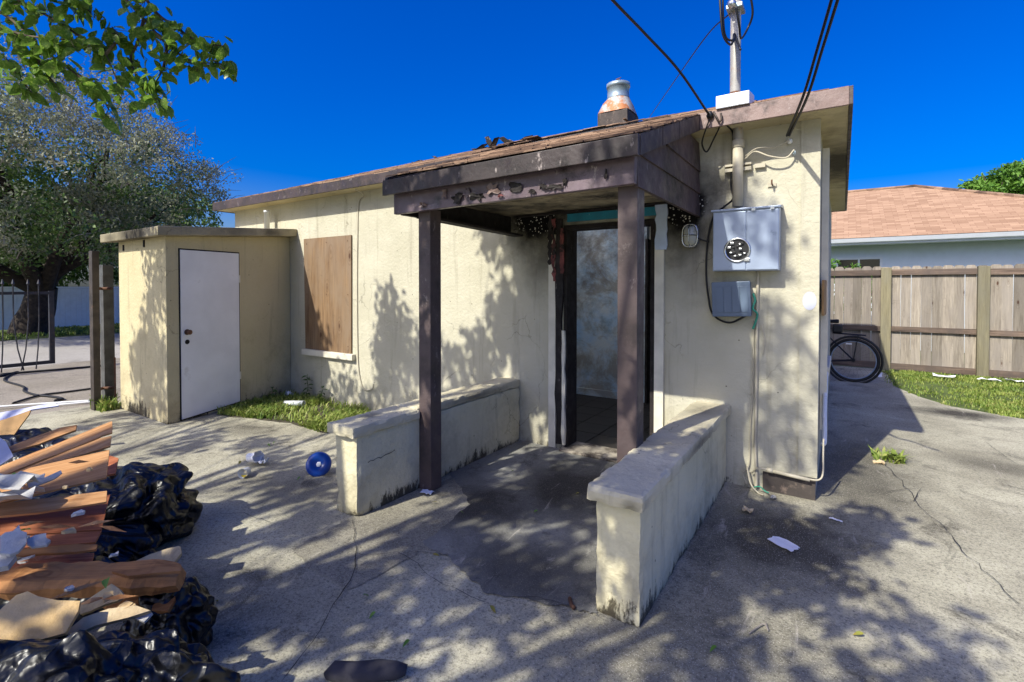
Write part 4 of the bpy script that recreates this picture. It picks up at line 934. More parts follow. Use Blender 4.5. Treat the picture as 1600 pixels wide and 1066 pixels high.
# grass: blades in tufts
def grass(name, poly, n, h, label, mat='grass_blade', seed=1, dens=None, lean=0.6, wd=0.006):
    r = np.random.RandomState(seed); P = []
    xs = [p[0] for p in poly]; ys = [p[1] for p in poly]
    tx = r.uniform(min(xs), max(xs), (260, 2)); tx[:, 1] = r.uniform(min(ys), max(ys), 260)
    while len(P) < n:
        if r.rand() < 0.75:
            c = tx[r.randint(260)]; x, y = c+r.normal(0, 0.07, 2)
        else: x, y = r.uniform(min(xs), max(xs)), r.uniform(min(ys), max(ys))
        if mn.noise(Vector((x*1.3, y*1.3, seed))) < -0.12 and r.rand() < 0.8: continue
        if in_poly(x, y, poly): P.append((x, y))
    P = np.array(P); k = len(P); a = r.uniform(0, 2*np.pi, k); hh = h*r.uniform(0.35, 1.1, k); le = hh*lean*r.uniform(0.2, 1.2, k)
    d = np.stack([np.cos(a), np.sin(a), 0*a], 1); sdv = np.stack([-np.sin(a), np.cos(a), 0*a], 1)*(wd*r.uniform(0.6, 1.4, k))[:, None]
    b = np.stack([P[:, 0], P[:, 1], 0*a], 1); mid = b+d*(le*0.35)[:, None]; mid[:, 2] = hh*0.6; tip = b+d*le[:, None]; tip[:, 2] = hh*0.9
    V = np.stack([b-sdv, b+sdv, mid+sdv*0.8, mid-sdv*0.8, tip+sdv*0.1, tip-sdv*0.1], 1).reshape(-1, 3); i = np.arange(k)[:, None]*6
    Fq = np.concatenate([i+np.array([[0, 1, 2, 3]]), i+np.array([[3, 2, 4, 5]])], 0)
    ob = np_mesh(name, V, Fq, mat); tag(ob, label, 'grass', kind='stuff'); return ob
lawn_poly = ragged([(0.78, 7.08), (0.76, 6.2), (0.80, 5.3), (1.02, 4.62), (1.28, 4.15), (1.85, 3.78), (3.2, 3.26), (6, 2.7), (6, 7.08)], 0.07, 6)
sheet('lawn', [(0.5, 7.3), (0.5, 5.0), (1.0, 3.9), (2.0, 3.2), (9, 2.0), (9, 7.3)], -0.006, 'turf', kind='structure')
grass('lawn_grass', lawn_poly, 42000, 0.05, 'sunlit short lawn along the wood fence', seed=2, wd=0.005)
gp = [(-6.12, -0.75), (-5.95, -1.15), (-5.4, -1.0), (-4.9, -0.88), (-4.3, -0.92), (-4.05, -0.75), (-4.2, -0.3), (-4.6, -0.05), (-6.2, -0.05)]
sheet('planting_bed', ragged(gp, 0.03, 4), 0.006, 'soil', kind='structure')
grass('bed_weeds', gp, 5200, 0.10, 'green weeds and grass growing between the shed and the front wall', seed=5, lean=1.1, wd=0.008)
grass('post_weeds', [(-7.6, -1.85), (-7.2, -1.85), (-7.2, -1.66), (-7.6, -1.6)], 260, 0.16, 'weeds at the foot of the gate posts', seed=6, lean=0.9, wd=0.011)
grass('crack_weeds', [(0.40, 1.15), (0.62, 1.25), (0.55, 1.5), (0.38, 1.45)], 90, 0.09, 'small weeds growing from the pavement crack beside the house', seed=8, lean=1.2, wd=0.011)
grass('verge_grass', [(-23.4, -6), (-19.4, -6), (-19.4, 9), (-23.4, 9)], 9000, 0.12, 'shaded grass verge along the white fence across the road', seed=9, wd=0.02)
#PART4
# ------------------------------------------------------------------ street side: gate, posts, white fence, far house
gp1 = thing('gate_post', (-7.41, -1.82, 0), 'taller dark square steel gate post beside the shed', 'post')
MB().box(-7.475, -7.365, -1.87, -1.80, 0, 1.93).build('tube', 'post_steel', gp1, bevel=0.004)
gp2 = thing('gate_post', (-7.52, -1.63, 0), 'shorter galvanised gate post between the dark post and the shed', 'post')
MB().hexa([(-7.62, -1.72, 0), (-7.5, -1.72, 0), (-7.5, -1.61, 0), (-7.62, -1.61, 0), (-7.64, -1.72, 1.77), (-7.52, -1.72, 1.77), (-7.52, -1.61, 1.77), (-7.64, -1.61, 1.77)]).build('tube', 'post_galv', gp2, bevel=0.004)
for z in (0.24, 1.48): MB().tube([(-7.42, -1.80, z), (-7.52, -1.74, z-0.005), (-7.42, -1.66, z)], 0.018, 8).build('hinge_rod', 'rust', gp2)
MB().box(-7.395, -7.375, -1.66, -1.645, 0.03, 0.62).build('bolt_bar', 'rust', gp2)
gate = thing('steel_gate', (-11.85, -2.0, 0), 'open grey steel picket gate with bent bars at the driveway', 'gate')
GX = -11.85; gt = 1.40
MB().box(GX-0.03, GX+0.03, -1.19, -1.12, 0.10, gt+0.02).build('end_stile', 'gate_paint', gate)
MB().box(GX-0.02, GX+0.02, -3.6, -1.19, gt-0.04, gt+0.01).build('top_rail', 'gate_paint', gate)
MB().box(GX-0.02, GX+0.02, -3.6, -1.19, 0.10, 0.16).build('bottom_rail', 'gate_paint', gate)
for y, bend in ((-1.33, 0.05), (-1.47, 0.10), (-1.66, -0.12), (-1.79, 0.03), (-1.97, 0), (-2.13, 0), (-2.29, 0.04), (-2.45, 0), (-2.61, 0), (-2.77, 0), (-2.93, 0), (-3.09, 0)):
    pk = MB().tube([(GX+0.03, y-bend, -0.03+0.06), (GX+0.03, y-bend*0.4, 0.4), (GX+0.03, y, 0.9), (GX+0.03, y, gt+0.12)], 0.011, 6).build('picket', 'gate_paint', gate)
    MB().lathe([(0.011, 0), (0.026, 0.03), (0.004, 0.11)], (GX+0.03, y, gt+0.12), k=6).build('spear_tip', 'gate_paint', pk)
vf = thing('white_fence', (-23.6, 2, 0), 'long white board fence across the road under the tree', 'fence')
x = 0
for i in range(150):
    y = -8+i*0.16
    o = None
    MB().box(-23.62+0.006*(i % 2), -23.58, y, y+0.155, 0.03, 1.43).build('board', 'white_vinyl', vf)
MB().box(-23.66, -23.565, -8, 16, 1.432, 1.50).build('top_rail', 'white_vinyl', vf)
for i in range(11): MB().box(-23.68, -23.56, -8.1+i*2.4, -7.96+i*2.4, 0, 1.56).build('post', 'white_vinyl', vf)
fh = thing('far_house', (-34, -2, 0), 'low white house with grey roof beyond the white fence', 'house')
MB().box(-37, -31, -6, 3, 0, 2.5).build('wall', 'neighbour_wall', fh)
MB().add([(-37.6, -6.6, 2.5), (-30.4, -6.6, 2.5), (-30.4, 3.6, 2.5), (-37.6, 3.6, 2.5), (-34, -3.6, 3.7), (-34, 0.6, 3.7)], [(0, 1, 4), (1, 2, 5, 4), (2, 3, 5), (3, 0, 4, 5), (3, 2, 1, 0)]).build('roof', 'roof_far', fh)
for y in (-4.5, -1.5, 1.2): MB().box(-30.99, -30.95, y, y+1.2, 1.0, 2.1).build('window', 'glass_dark', fh)
cable('driveway_hose', [gz(0, 588, 0.012), gz(28, 581, 0.012), gz(12, 588, 0.012), gz(8, 595, 0.012), gz(36, 604, 0.012), gz(38, 611, 0.012), gz(55, 617, 0.012), gz(75, 619, 0.012), gz(98, 623, 0.012), gz(85, 626, 0.012)], 0.016, 'black_rubber', 'black hose squiggling across the driveway by the gate', 'hose')
cable('driveway_hose', [gz(20, 630, 0.012), gz(62, 618, 0.012), gz(100, 613, 0.012), gz(146, 607, 0.012)], 0.014, 'black_rubber', 'straight black hose across the driveway ending at the gate post', 'hose')
cable('driveway_hose', [gz(0, 585, 0.012), gz(60, 580, 0.012), gz(110, 576, 0.012), gz(165, 571, 0.012)], 0.018, 'black_rubber', 'long black hose farthest out on the driveway', 'hose')

# ------------------------------------------------------------------ bicycle behind the house
bk = thing('bicycle', (-0.2, 5.35, 0), 'black bicycle with pale rims leaning behind the house corner', 'bicycle')
W1, W2, WRr, YB = 0.30, -0.76, 0.345, 5.40
for cxw in (W1, W2):
    wh = MB().torus((cxw, YB, WRr), (0, 1, 0), WRr-0.022, 0.022, 48, 8).build('tyre', 'black_rubber', bk, smooth=True)
    MB().torus((cxw, YB, WRr), (0, 1, 0), WRr-0.05, 0.008, 48, 6).build('rim', 'utility_light', wh, smooth=True)
    MB().lathe([(0.02, -0.04), (0.028, -0.03), (0.018, 0), (0.028, 0.03), (0.02, 0.04)], (cxw, YB, WRr), (0, 1, 0), 10).build('hub', 'black_part', wh)
    sp = MB()
    for i in range(24):
        a = 2*math.pi*i/24; e = 0.02 if i % 2 else -0.02
        sp.tube([(cxw+0.02*math.cos(a+1), YB+e, WRr+0.02*math.sin(a+1)), (cxw+(WRr-0.055)*math.cos(a), YB, WRr+(WRr-0.055)*math.sin(a))], 0.0012, 3)
    sp.build('spokes', 'post_steel', wh)
bb_, st, hd = (-0.14, YB, 0.29), (-0.06, YB, 0.80), (-0.58, YB, 0.82)
fm = MB().tube([bb_, st], 0.017, 8).tube([st, hd], 0.017, 8).tube([bb_, (-0.60, YB, 0.74)], 0.019, 8).tube([hd, (-0.60, YB, 0.70)], 0.02, 8).build('frame', 'black_part', bk, smooth=True)
for s_ in (-0.05, 0.05):
    MB().tube([(bb_[0], YB+s_*0.5, bb_[2]), (W1, YB+s_, WRr)], 0.010, 6).build('chain_stay', 'black_part', bk); MB().tube([(st[0]+0.01, YB+s_*0.4, 0.72), (W1, YB+s_, WRr)], 0.009, 6).build('seat_stay', 'black_part', bk)
    MB().tube([(-0.60, YB+s_*0.8, 0.68), (W2, YB+s_*0.9, WRr)], 0.012, 6).build('fork_leg', 'black_part', bk)
MB().tube([(st[0], YB, 0.8), (st[0]+0.03, YB, 0.92)], 0.013, 8).build('seat_post', 'chrome', bk)
MB().hexa([(-0.16, YB-0.03, 0.92), (0.11, YB-0.08, 0.92), (0.11, YB+0.08, 0.92), (-0.16, YB+0.03, 0.92), (-0.16, YB-0.02, 0.96), (0.11, YB-0.07, 0.98), (0.11, YB+0.07, 0.98), (-0.16, YB+0.02, 0.96)]).build('saddle', 'black_rubber', bk, bevel=0.02)
MB().tube(bez([(-0.40, YB-0.30, 1.0), (-0.54, YB-0.22, 1.02), (-0.57, YB, 1.0), (-0.54, YB+0.22, 1.02), (-0.40, YB+0.30, 1.0)]), 0.013, 8).build('handlebar', 'black_part', bk, smooth=True)
MB().tube([hd, (-0.57, YB, 1.0)], 0.014, 8).build('stem', 'black_part', bk)
rk = MB()
for s_ in (-0.06, 0, 0.06): rk.tube([(0.02, YB+s_, 0.76), (0.46, YB+s_, 0.74)], 0.007, 6)
for x in (0.05, 0.2, 0.33, 0.45): rk.tube([(x, YB-0.06, 0.757-(x*0.04)), (x, YB+0.06, 0.757-(x*0.04))], 0.006, 6)
for s_ in (-0.06, 0.06): rk.tube([(0.36, YB+s_, 0.745), (W1, YB+s_, WRr)], 0.006, 6)
rk.build('rack', 'black_part', bk)
MB().torus((W1, YB, WRr), (0, 1, 0), WRr+0.025, 0.018, 40, 6).build('mudguard', 'black_part', bk, smooth=True)
MB().box(W1-0.10, W1-0.02, YB-0.03, YB-0.024, WRr+0.245, WRr+0.268).build('reflector', 'white_plastic', bk)
MB().box(0.02, 0.16, YB-0.12, YB+0.10, 0.775, 0.90).build('pannier', 'black_part', bk, bevel=0.02)

# ------------------------------------------------------------------ litter
lt = random.Random(17)
def scrap(name, c, size, mat, label, cat, n=9, h=0.03, thick=0.003, seed=1, bend=1.0):
    """crumpled piece of paper: a small bent sheet"""
    r = random.Random(seed); g = 6; V_ = []; c = Vector(c)
    for i in range(g):
        for j in range(g):
            u, v = i/(g-1)-0.5, j/(g-1)-0.5
            z = abs(mn.noise(Vector((u*2.2*bend+seed, v*2.2*bend, seed*1.7))))*h*2+0.006
            V_.append(c+Vector((u*size[0]+r.uniform(-.06, .06)*size[0], v*size[1]+r.uniform(-.06, .06)*size[1], z)))
    Fq = [(i*g+j, i*g+j+1, (i+1)*g+j+1, (i+1)*g+j) for i in range(g-1) for j in range(g-1)]
    ob = MB().add(V_, Fq).build(name, mat, None)
    md = ob.modifiers.new('thick', 'SOLIDIFY'); md.thickness = thick
    return tag(ob, label, cat)
p = gz(1225, 853); o = scrap('paper_card', (0, 0, 0), (0.145, 0.085), 'paper', 'pale printed card lying on the shaded concrete', 'paper', h=0.006, seed=3, bend=0.4); o.location = p+Vector((0, 0, 0.008)); o.rotation_euler.z = -0.55
p = gz(667, 773); o = scrap('paper_scrap', (0, 0, 0), (0.085, 0.05), 'paper', 'torn white paper scrap at the foot of the left porch post', 'paper', h=0.012, seed=9); o.location = p+Vector((0, 0, 0.01)); o.rotation_euler.z = 0.3
p = gz(1306, 815); o = scrap('paper_scrap', (0, 0, 0), (0.07, 0.015), 'paper', 'white sliver on the concrete in front of the house corner', 'paper', h=0.006, seed=13); o.location = p+Vector((0, 0, 0.006)); o.rotation_euler.z = -0.3
p = gz(1168, 802); o = scrap('leaf_scrap', (0, 0, 0), (0.06, 0.06), 'paper_tan', 'pale round scrap on the dark concrete near the wall foot', 'scrap', h=0.02, seed=15); o.location = p+Vector((0, 0, 0.006))
p = gz(1208, 781); o = scrap('stone_chip', (0, 0, 0), (0.03, 0.03), 'drywall_white', 'small white chip at the foot of the pipe', 'chip', h=0.02, thick=0.01, seed=16); o.location = p+Vector((0, 0, 0.004))
p = gz(1368, 590); o = scrap('white_rag', (0, 0, 0), (0.17, 0.1), 'white_plastic', 'white rag lying beside the bicycle wheel', 'rag', h=0.06, seed=18); o.location = p+Vector((0, 0, 0.01))
p = gz(1373, 725); o = scrap('stone_chip', (0, 0, 0), (0.08, 0.05), 'paper_tan', 'pale stone chip among the pavement weeds', 'chip', h=0.02, thick=0.012, seed=19); o.location = p+Vector((0, 0, 0.004))
for i, (x, y) in enumerate([(1545, 598), (1475, 592), (1590, 600)]):
    p = gz(x, y); o = scrap('white_litter', (0, 0, 0), (0.26, 0.1), 'white_plastic', ['white plastic scrap in the grass at the second fence post', 'white plastic scrap in the grass left of the second fence post', 'white plastic scrap in the grass farthest right by the fence'][i], 'scrap', h=0.03, seed=30+i); o.location = p+Vector((0, 0, 0.03))
# crumpled cup, clear cup, blue lid, pipe piece
cp = thing('crumpled_cup', tuple(gz(398, 726)), 'crumpled white plastic cup on the yard left of the porch', 'cup'); c = gz(398, 726)
ob = MB().lathe([(0.028, 0), (0.036, 0.05), (0.046, 0.10), (0.049, 0.105), (0.043, 0.10), (0.030, 0.01)], (0, 0, 0), (0.9, 0.25, 0.18), 18, False).build('cup_body', 'white_plastic', None, smooth=False)
for v in ob.data.vertices: v.co += Vector((mn.noise(v.co*28), mn.noise(v.co*28+Vector((5, 0, 0))), mn.noise(v.co*28+Vector((0, 7, 0)))))*0.022
ob.location = c+Vector((-0.06, -0.02, 0.05)); adopt(ob, cp)
ob = scrap('crushed_film', (0, 0, 0), (0.11, 0.07), 'clear_cup', None, None, h=0.05, seed=41); ob.location = c+Vector((0.05, 0.03, 0.01)); adopt(ob, cp)
cq = thing('clear_cup', tuple(gz(390, 744)), 'small clear cup lying below the crumpled white cup', 'cup'); c = gz(390, 744)
MB().lathe([(0.03, 0), (0.038, 0.07), (0.039, 0.072), (0.034, 0.065), (0.027, 0.005)], c+Vector((-0.03, 0, 0.036)), (0.5, -0.8, 0.05), 18, False).build('cup_body', 'clear_cup', cq, smooth=True)
ob = scrap('dregs', (0, 0, 0), (0.04, 0.03), 'yellow_bit', None, None, h=0.02, seed=43); ob.location = c+Vector((0.01, -0.045, 0.004)); adopt(ob, cq)
c = gz(498, 742); bl = thing('blue_lid', tuple(c), 'round blue plastic lid standing on edge beside the left porch wall', 'lid')
ax = (CAM-c); ax = Vector((ax.x*1.0, ax.y*1.2, 0.55*ax.length)).normalized(); cc = c+Vector((0, 0, 0.085))
MB().lathe([(0.086, -0.03), (0.096, -0.018), (0.097, -0.006), (0.088, 0.004), (0.062, 0.008), (0.040, 0.004), (0.024, -0.006), (0.020, -0.008)], cc, ax, 36, True).build('disc', 'blue_plastic', bl, smooth=True)
MB().lathe([(0.021, -0.0075), (0.020, -0.002), (0.012, 0.0)], cc, ax, 6, True).build('nub', 'white_plastic', bl)
c2 = c+Vector((-0.09, 0.03, 0)); ob = scrap('white_shard', (0, 0, 0), (0.10, 0.08), 'white_plastic', None, None, h=0.07, seed=46); ob.location = c2; adopt(ob, bl)
pc = gz(462, 632, 0.05); tag(MB().lathe([(0.036, 0), (0.036, 0.27), (0.030, 0.27), (0.030, 0.0)], pc+Vector((-0.15, -0.05, 0.0)), (0.94, 0.34, 0.06), 16, False).build('pipe_piece', 'pvc', None, smooth=True), 'white plastic pipe offcut lying in the weeds under the window', 'pipe')
ob = scrap('cup_scrap', (0, 0, 0), (0.1, 0.1), 'white_plastic', 'crumpled pale cup among the weeds next to the pipe offcut', 'cup', h=0.07, seed=48); ob.location = gz(452, 620, 0.02)
# dark sock in front
sk = gz(588, 1056, 0.0); mb = MB()
mb.tube([sk+Vector((0.10, 0.06, 0.03)), sk+Vector((0.075, 0.035, 0.036)), sk+Vector((0.02, -0.01, 0.04)), sk+Vector((-0.05, -0.06, 0.04)), sk+Vector((-0.12, -0.10, 0.035)), sk+Vector((-0.15, -0.12, 0.02))], [0.020, 0.034, 0.040, 0.040, 0.035, 0.015], 14)
ob = mb.build('dark_sock', 'sock', None, smooth=True)
for v in ob.data.vertices:
    v.co.z = max(0.006, v.co.z*0.85)
    v.co += Vector((mn.noise(v.co*18), mn.noise(v.co*18+Vector((3, 0, 0))), 0.4*mn.noise(v.co*18+Vector((0, 3, 0)))))*0.010
tag(ob, 'dark grey sock lying on the concrete at the front edge', 'sock')
cable('twig', [gz(890, 935, 0.01), gz(893, 945, 0.012), gz(897, 950, 0.015)], 0.010, 'rust', 'small orange brown twig end at the long crack by the right wall', 'twig')
cable('plastic_tie', [gz(1170, 990, .01)+Vector((0.0, 0, 0)), gz(1192, 975, .014), gz(1200, 985, .01), gz(1196, 972, .012)], 0.003, 'twig_grey', 'pale plastic loop on the dappled concrete in front', 'loop')
# fallen leaves
LEAF_PROFILE = [(0, 0.0), (0.12, 0.55), (0.35, 0.95), (0.6, 0.85), (0.85, 0.4), (1.0, 0.0)]
def leaf_mesh(name, L, W, fold, curl, mat):
    V_ = []; n_ = len(LEAF_PROFILE)
    for t_, w_ in LEAF_PROFILE:
        zc = -curl*t_*t_*L
        V_ += [(t_*L, -w_*W/2, zc+fold*w_*W/2), (t_*L, 0, zc), (t_*L, w_*W/2, zc+fold*w_*W/2)]
    Fq = [(3*i, 3*i+1, 3*i+4, 3*i+3) for i in range(n_-1)]+[(3*i+1, 3*i+2, 3*i+5, 3*i+4) for i in range(n_-1)]
    me = bpy.data.meshes.new(name); me.from_pydata(V_, [], Fq); me.materials.append(M[mat]); me.polygons.foreach_set('use_smooth', [True]*len(me.polygons)); return me
dl = [leaf_mesh('fallen_leaf', 0.07, 0.035, 0.3, 0.3, 'dry_leaf'), leaf_mesh('fallen_leaf', 0.06, 0.03, 0.5, 0.6, 'leaf_bright')]
spots = [(766, 946), (587, 956), (676, 866), (568, 930), (585, 1030), (418, 694), (376, 720), (840, 798), (683, 690+95), (800, 735), (1060, 770), (430, 690), (1000, 730), (640, 1000), (335, 940), (720, 800), (905, 770), (470, 745), (1350, 990), (1120, 1010)]
for i, (x, y) in enumerate(spots):
    o = bpy.data.objects.new('fallen_leaf', dl[i % 2]); COL.objects.link(o); o.location = gz(x, y, 0.02); o.scale = (0.6, 0.6, 0.6); o.rotation_euler = (lt.uniform(-.4, .4), lt.uniform(-.3, .3), lt.uniform(0, 6.28))
    tag(o, 'small fallen leaf on the concrete', 'leaf', 'fallen leaves on the concrete')

# ------------------------------------------------------------------ rubbish heap
def bag(name, c, rad, seed, label, bottom=0.0, rot=0.0, sub=6, amp=1.0, cut=None):
    """tied plastic sack: big flat facets pulled between sharp folds"""
    bm = bmesh.new(); bmesh.ops.create_icosphere(bm, subdivisions=sub, radius=1.0); sv = Vector((seed*3.1, seed*7.7, seed*1.3)); Rm = Matrix.Rotation(rot, 3, 'Z')
    rr = random.Random(seed*13+1); folds = []
    for i in range(15):
        fd = Vector((rr.gauss(0, 1), rr.gauss(0, 1), rr.gauss(0, 0.8))).normalized(); fq = rr.uniform(0.9, 3.6)
        folds.append((fd, fq, rr.uniform(0, 1), 0.14/fq**0.8, Vector((rr.uniform(-9, 9), rr.uniform(-9, 9), rr.uniform(-9, 9)))))
    for v in bm.verts:
        d = v.co.normalized(); q = d+sv; wv = 0.32*mn.noise(q*1.1)+0.12*mn.noise(q*2.6); r = 0.88+0.14*mn.noise(q*1.2)
        for fd, fq, ph, a_, of in folds:
            u = (d.dot(fd)+wv)*fq+ph; tri = abs(u-math.floor(u+0.5))*2          # sharp creases both ways
            r += amp*a_*(tri-0.5)*max(0.0, min(1.0, 0.45+1.6*mn.noise(d*1.4+of)))
        p = Vector((d.x*rad[0], d.y*rad[1], d.z*rad[2]))*r; p = Rm@p+Vector(c)
        if p.z < bottom: p.z = bottom+0.004*mn.noise(q*9)
        v.co = p
    me = bpy.data.meshes.new(name); bm.to_mesh(me); bm.free(); me.materials.append(M['black_bag']); me.polygons.foreach_set('use_smooth', [True]*len(me.polygons))
    ob = bpy.data.objects.new(name, me); COL.objects.link(ob); return tag(ob, label, 'bag', 'black rubbish bags')
bag('rubbish_bag', gz(208, 800, 0.17)+Vector((-0.05, 0.0, 0)), (0.44, 0.34, 0.28), 1, 'shiny black rubbish bag sticking out behind the reddish boards', 0.004, 0.4)
bag('rubbish_bag', gz(90, 880, 0.10)+Vector((-0.40, -0.05, 0.0)), (0.80, 0.50, 0.27), 2, 'black rubbish bag buried under the reddish boards', 0.004, 0.5)
bag('rubbish_bag', gz(262, 985, 0.10), (0.20, 0.16, 0.24), 3, 'black bag edge bulging right of the rotten beam end', 0.004, 0.2)
bag('rubbish_bag', gz(95, 1085, 0.30)+Vector((-0.02, 0.0, -0.14)), (0.40, 0.27, 0.30), 4, 'crumpled black rubbish bag nearest the camera', 0.004, 0.9, amp=1.2)
bag('rubbish_bag', gz(215, 1082, 0.22)+Vector((0.0, 0.0, -0.10)), (0.30, 0.22, 0.27), 5, 'black rubbish bag at the right foot of the heap', 0.004, 0.5, amp=1.2)
bag('rubbish_bag', gz(20, 975, 0.08)+Vector((-0.3, 0.0, 0.0)), (0.6, 0.45, 0.24), 6, 'black bag under the tan plaster sheet', 0.004, 0.5)
def piece(name, px, anchor, nrm, t_, mat, label, cat, group=None, ragged_=0.0, seed=0, grainmap=None):
    n_ = Vector(nrm).normalized(); p0 = gz(*anchor); r = random.Random(seed); pts = [onplane(x, y, p0, n_) for x, y in px]
    if ragged_:
        out = []
        for i in range(len(pts)):
            a, b = pts[i], pts[(i+1) % len(pts)]; k_ = max(1, int((b-a).length/0.06))
            for j in range(k_): out.append(a.lerp(b, j/k_)+((b-a).normalized().cross(n_))*r.uniform(-ragged_, ragged_)*(0 if j == 0 else 1))
        pts = out
    # build in a local frame: x along the long side, so that the grain follows the board
    e = (pts[1]-pts[0]).normalized() if not grainmap else (onplane(*grainmap[1], p0, n_)-onplane(*grainmap[0], p0, n_)).normalized()
    f_ = n_.cross(e).normalized(); R_ = Matrix((e, f_, n_)).transposed()
    c = sum(pts, Vector((0, 0, 0)))/len(pts); loc = [R_.inverted()@(q-c) for q in pts]
    ob = MB().plate(loc, (0, 0, 1), t_).build(name, mat, None)
    ob.matrix_world = Matrix.Translation(c)@R_.to_4x4()
    return tag(ob, label, cat, group)
G1 = 'splintered boards on the rubbish heap'
NP = (0.30, -0.22, 1.0)
piece('plywood_strip', [(-60, 752), (4, 727), (175, 658), (175, 676), (158, 681), (155, 683), (15, 739), (-60, 768)], (100, 700, 0.62), NP, 0.010, 'ply_light', 'topmost long light plywood strip pointing up to the right', 'board', G1, 0.003, 21, ((4, 727), (175, 658)))
piece('plywood_strip', [(-60, 778), (15, 741), (156, 685), (174, 681), (172, 697), (45, 735), (-60, 785)], (100, 715, 0.60), NP, 0.010, 'ply_light', 'narrow split plywood strip just below the topmost strip', 'board', G1, 0.004, 2)
piece('plywood_sheet', [(-60, 775), (47, 731), (171, 703), (166, 746), (30, 779), (-60, 800)], (100, 745, 0.57), NP, 0.010, 'ply_light', 'broad light plywood sheet with a straight cut right end', 'board', G1, grainmap=((47, 731), (171, 703)))
piece('plywood_strip', [(31, 783), (167, 767), (166, 784), (60, 801), (-60, 812), (-60, 795)], (100, 790, 0.53), NP, 0.010, 'ply_light', 'orange plywood strip lying across the reddish boards', 'board', G1, grainmap=((31, 783), (167, 767)))
piece('red_board', [(-70, 800), (80, 790), (172, 773), (163, 803), (-70, 822)], (100, 800, 0.48), (0.30, -0.15, 1), 0.010, 'ply_red', 'dull reddish board partly hidden under the orange strip', 'board', G1, grainmap=((-60, 800), (160, 790)))
piece('red_board', [(-70, 822), (165, 801), (158, 828), (-70, 842)], (100, 818, 0.46), (0.32, -0.15, 1), 0.010, 'ply_red', 'bright reddish board in the middle of the heap', 'board', G1, 0.003, 22, ((-70, 822), (165, 801)))
piece('red_board', [(-70, 845), (158, 830), (149, 847), (-70, 862)], (100, 842, 0.43), (0.32, -0.15, 1), 0.010, 'ply_red', 'thin reddish board below the bright one', 'board', G1, 0.004, 23, ((-70, 845), (158, 830)))
piece('red_board', [(-70, 878), (34, 867), (147, 864), (138, 897), (-70, 905)], (90, 880, 0.40), (0.3, -0.15, 1), 0.010, 'ply_red', 'dark red brown board just above the rotten beam', 'board', G1, grainmap=((34, 867), (147, 864)))
piece('red_board', [(140, 722), (172, 712), (185, 716), (180, 740), (150, 745)], (170, 730, 0.45), NP, 0.012, 'ply_red', 'small reddish board end between the plywood and the bag', 'board', G1)
piece('plywood_strip', [(-60, 712), (10, 700), (95, 668), (120, 664), (118, 672), (60, 694), (-60, 728)], (50, 694, 0.56), (0.34, -0.3, 1), 0.012, 'ply_light', 'narrow splintered light strip behind the topmost plywood strip', 'board', G1, 0.006, 31, ((-60, 712), (120, 664)))
piece('red_board', [(20, 860), (120, 850), (152, 851), (150, 858), (90, 864), (22, 870)], (90, 858, 0.45), (0.36, -0.2, 1), 0.012, 'lumber_rot', 'thin splintered lath between the reddish boards', 'board', G1, 0.006, 32, ((20, 860), (152, 851)))
# rotten beam: a real baulk with a splintered end
b0, b1 = gz(-120, 915, 0.42), gz(283, 902, 0.34); bd = (b1-b0); L_ = bd.length; e = bd.normalized(); up = Vector((0.25, -0.2, 1)); up = (up-e*up.dot(e)).normalized(); sd_ = e.cross(up)
mb = MB(); nn = 40; prof = [(-0.052, -0.035), (0.0, -0.04), (0.052, -0.03), (0.056, 0.02), (0.03, 0.038), (-0.02, 0.034), (-0.056, 0.03)]; kk = len(prof)
for i in range(nn+1):
    t_ = i/nn
    for j, (a, b) in enumerate(prof):
        q = Vector((t_*6, a*12, b*12)); s_ = 1+0.30*mn.noise(q)+0.16*mn.noise(q*3.1); endt = 0.0 if t_ < 0.9 else (t_-0.9)*10*(0.25+0.5*abs(mn.noise(Vector((j*3.3, 1, 2)))))
        p_ = Vector((t_*L_+(mn.noise(Vector((j*2.1, 5, 5)))*0.10 if i == nn else 0), a*s_*(1-endt*0.4), b*s_*(1-endt*0.6))); mb.v.append(tuple(p_))
for i in range(nn):
    for j in range(kk): mb.f.append((i*kk+j, i*kk+(j+1) % kk, (i+1)*kk+(j+1) % kk, (i+1)*kk+j))
mb.f.append(tuple(range(kk-1, -1, -1))); mb.f.append(tuple(nn*kk+j for j in range(kk)))
ob = mb.build('rotten_beam', 'lumber_rot', None); Rm = Matrix((e, sd_, up)).transposed(); ob.matrix_world = Matrix.Translation(b0)@Rm.to_4x4()
tag(ob, 'long rotten wooden beam lying across the heap', 'beam')
piece('split_board', [(150, 940), (215, 925), (272, 921), (274, 935), (262, 955), (190, 956)], (220, 940, 0.27), (0.3, -0.3, 1), 0.02, 'lumber_rot', 'split brown board under the beam end', 'board', G1, 0.008, 4)
piece('split_board', [(175, 893), (240, 885), (280, 886), (282, 892), (200, 900)], (230, 890, 0.41), (0.2, -0.2, 1), 0.012, 'lumber_rot', 'thin splintered lath lying on top of the beam', 'board', G1, 0.005, 6)
piece('tan_board', [(185, 890), (205, 880), (262, 857), (281, 853), (283, 864), (268, 884), (240, 890)], (230, 875, 0.22), (0.35, -0.45, 1), 0.018, 'paper_tan', 'torn tan fibreboard between the black bag and the beam', 'board', G1, 0.010, 8)
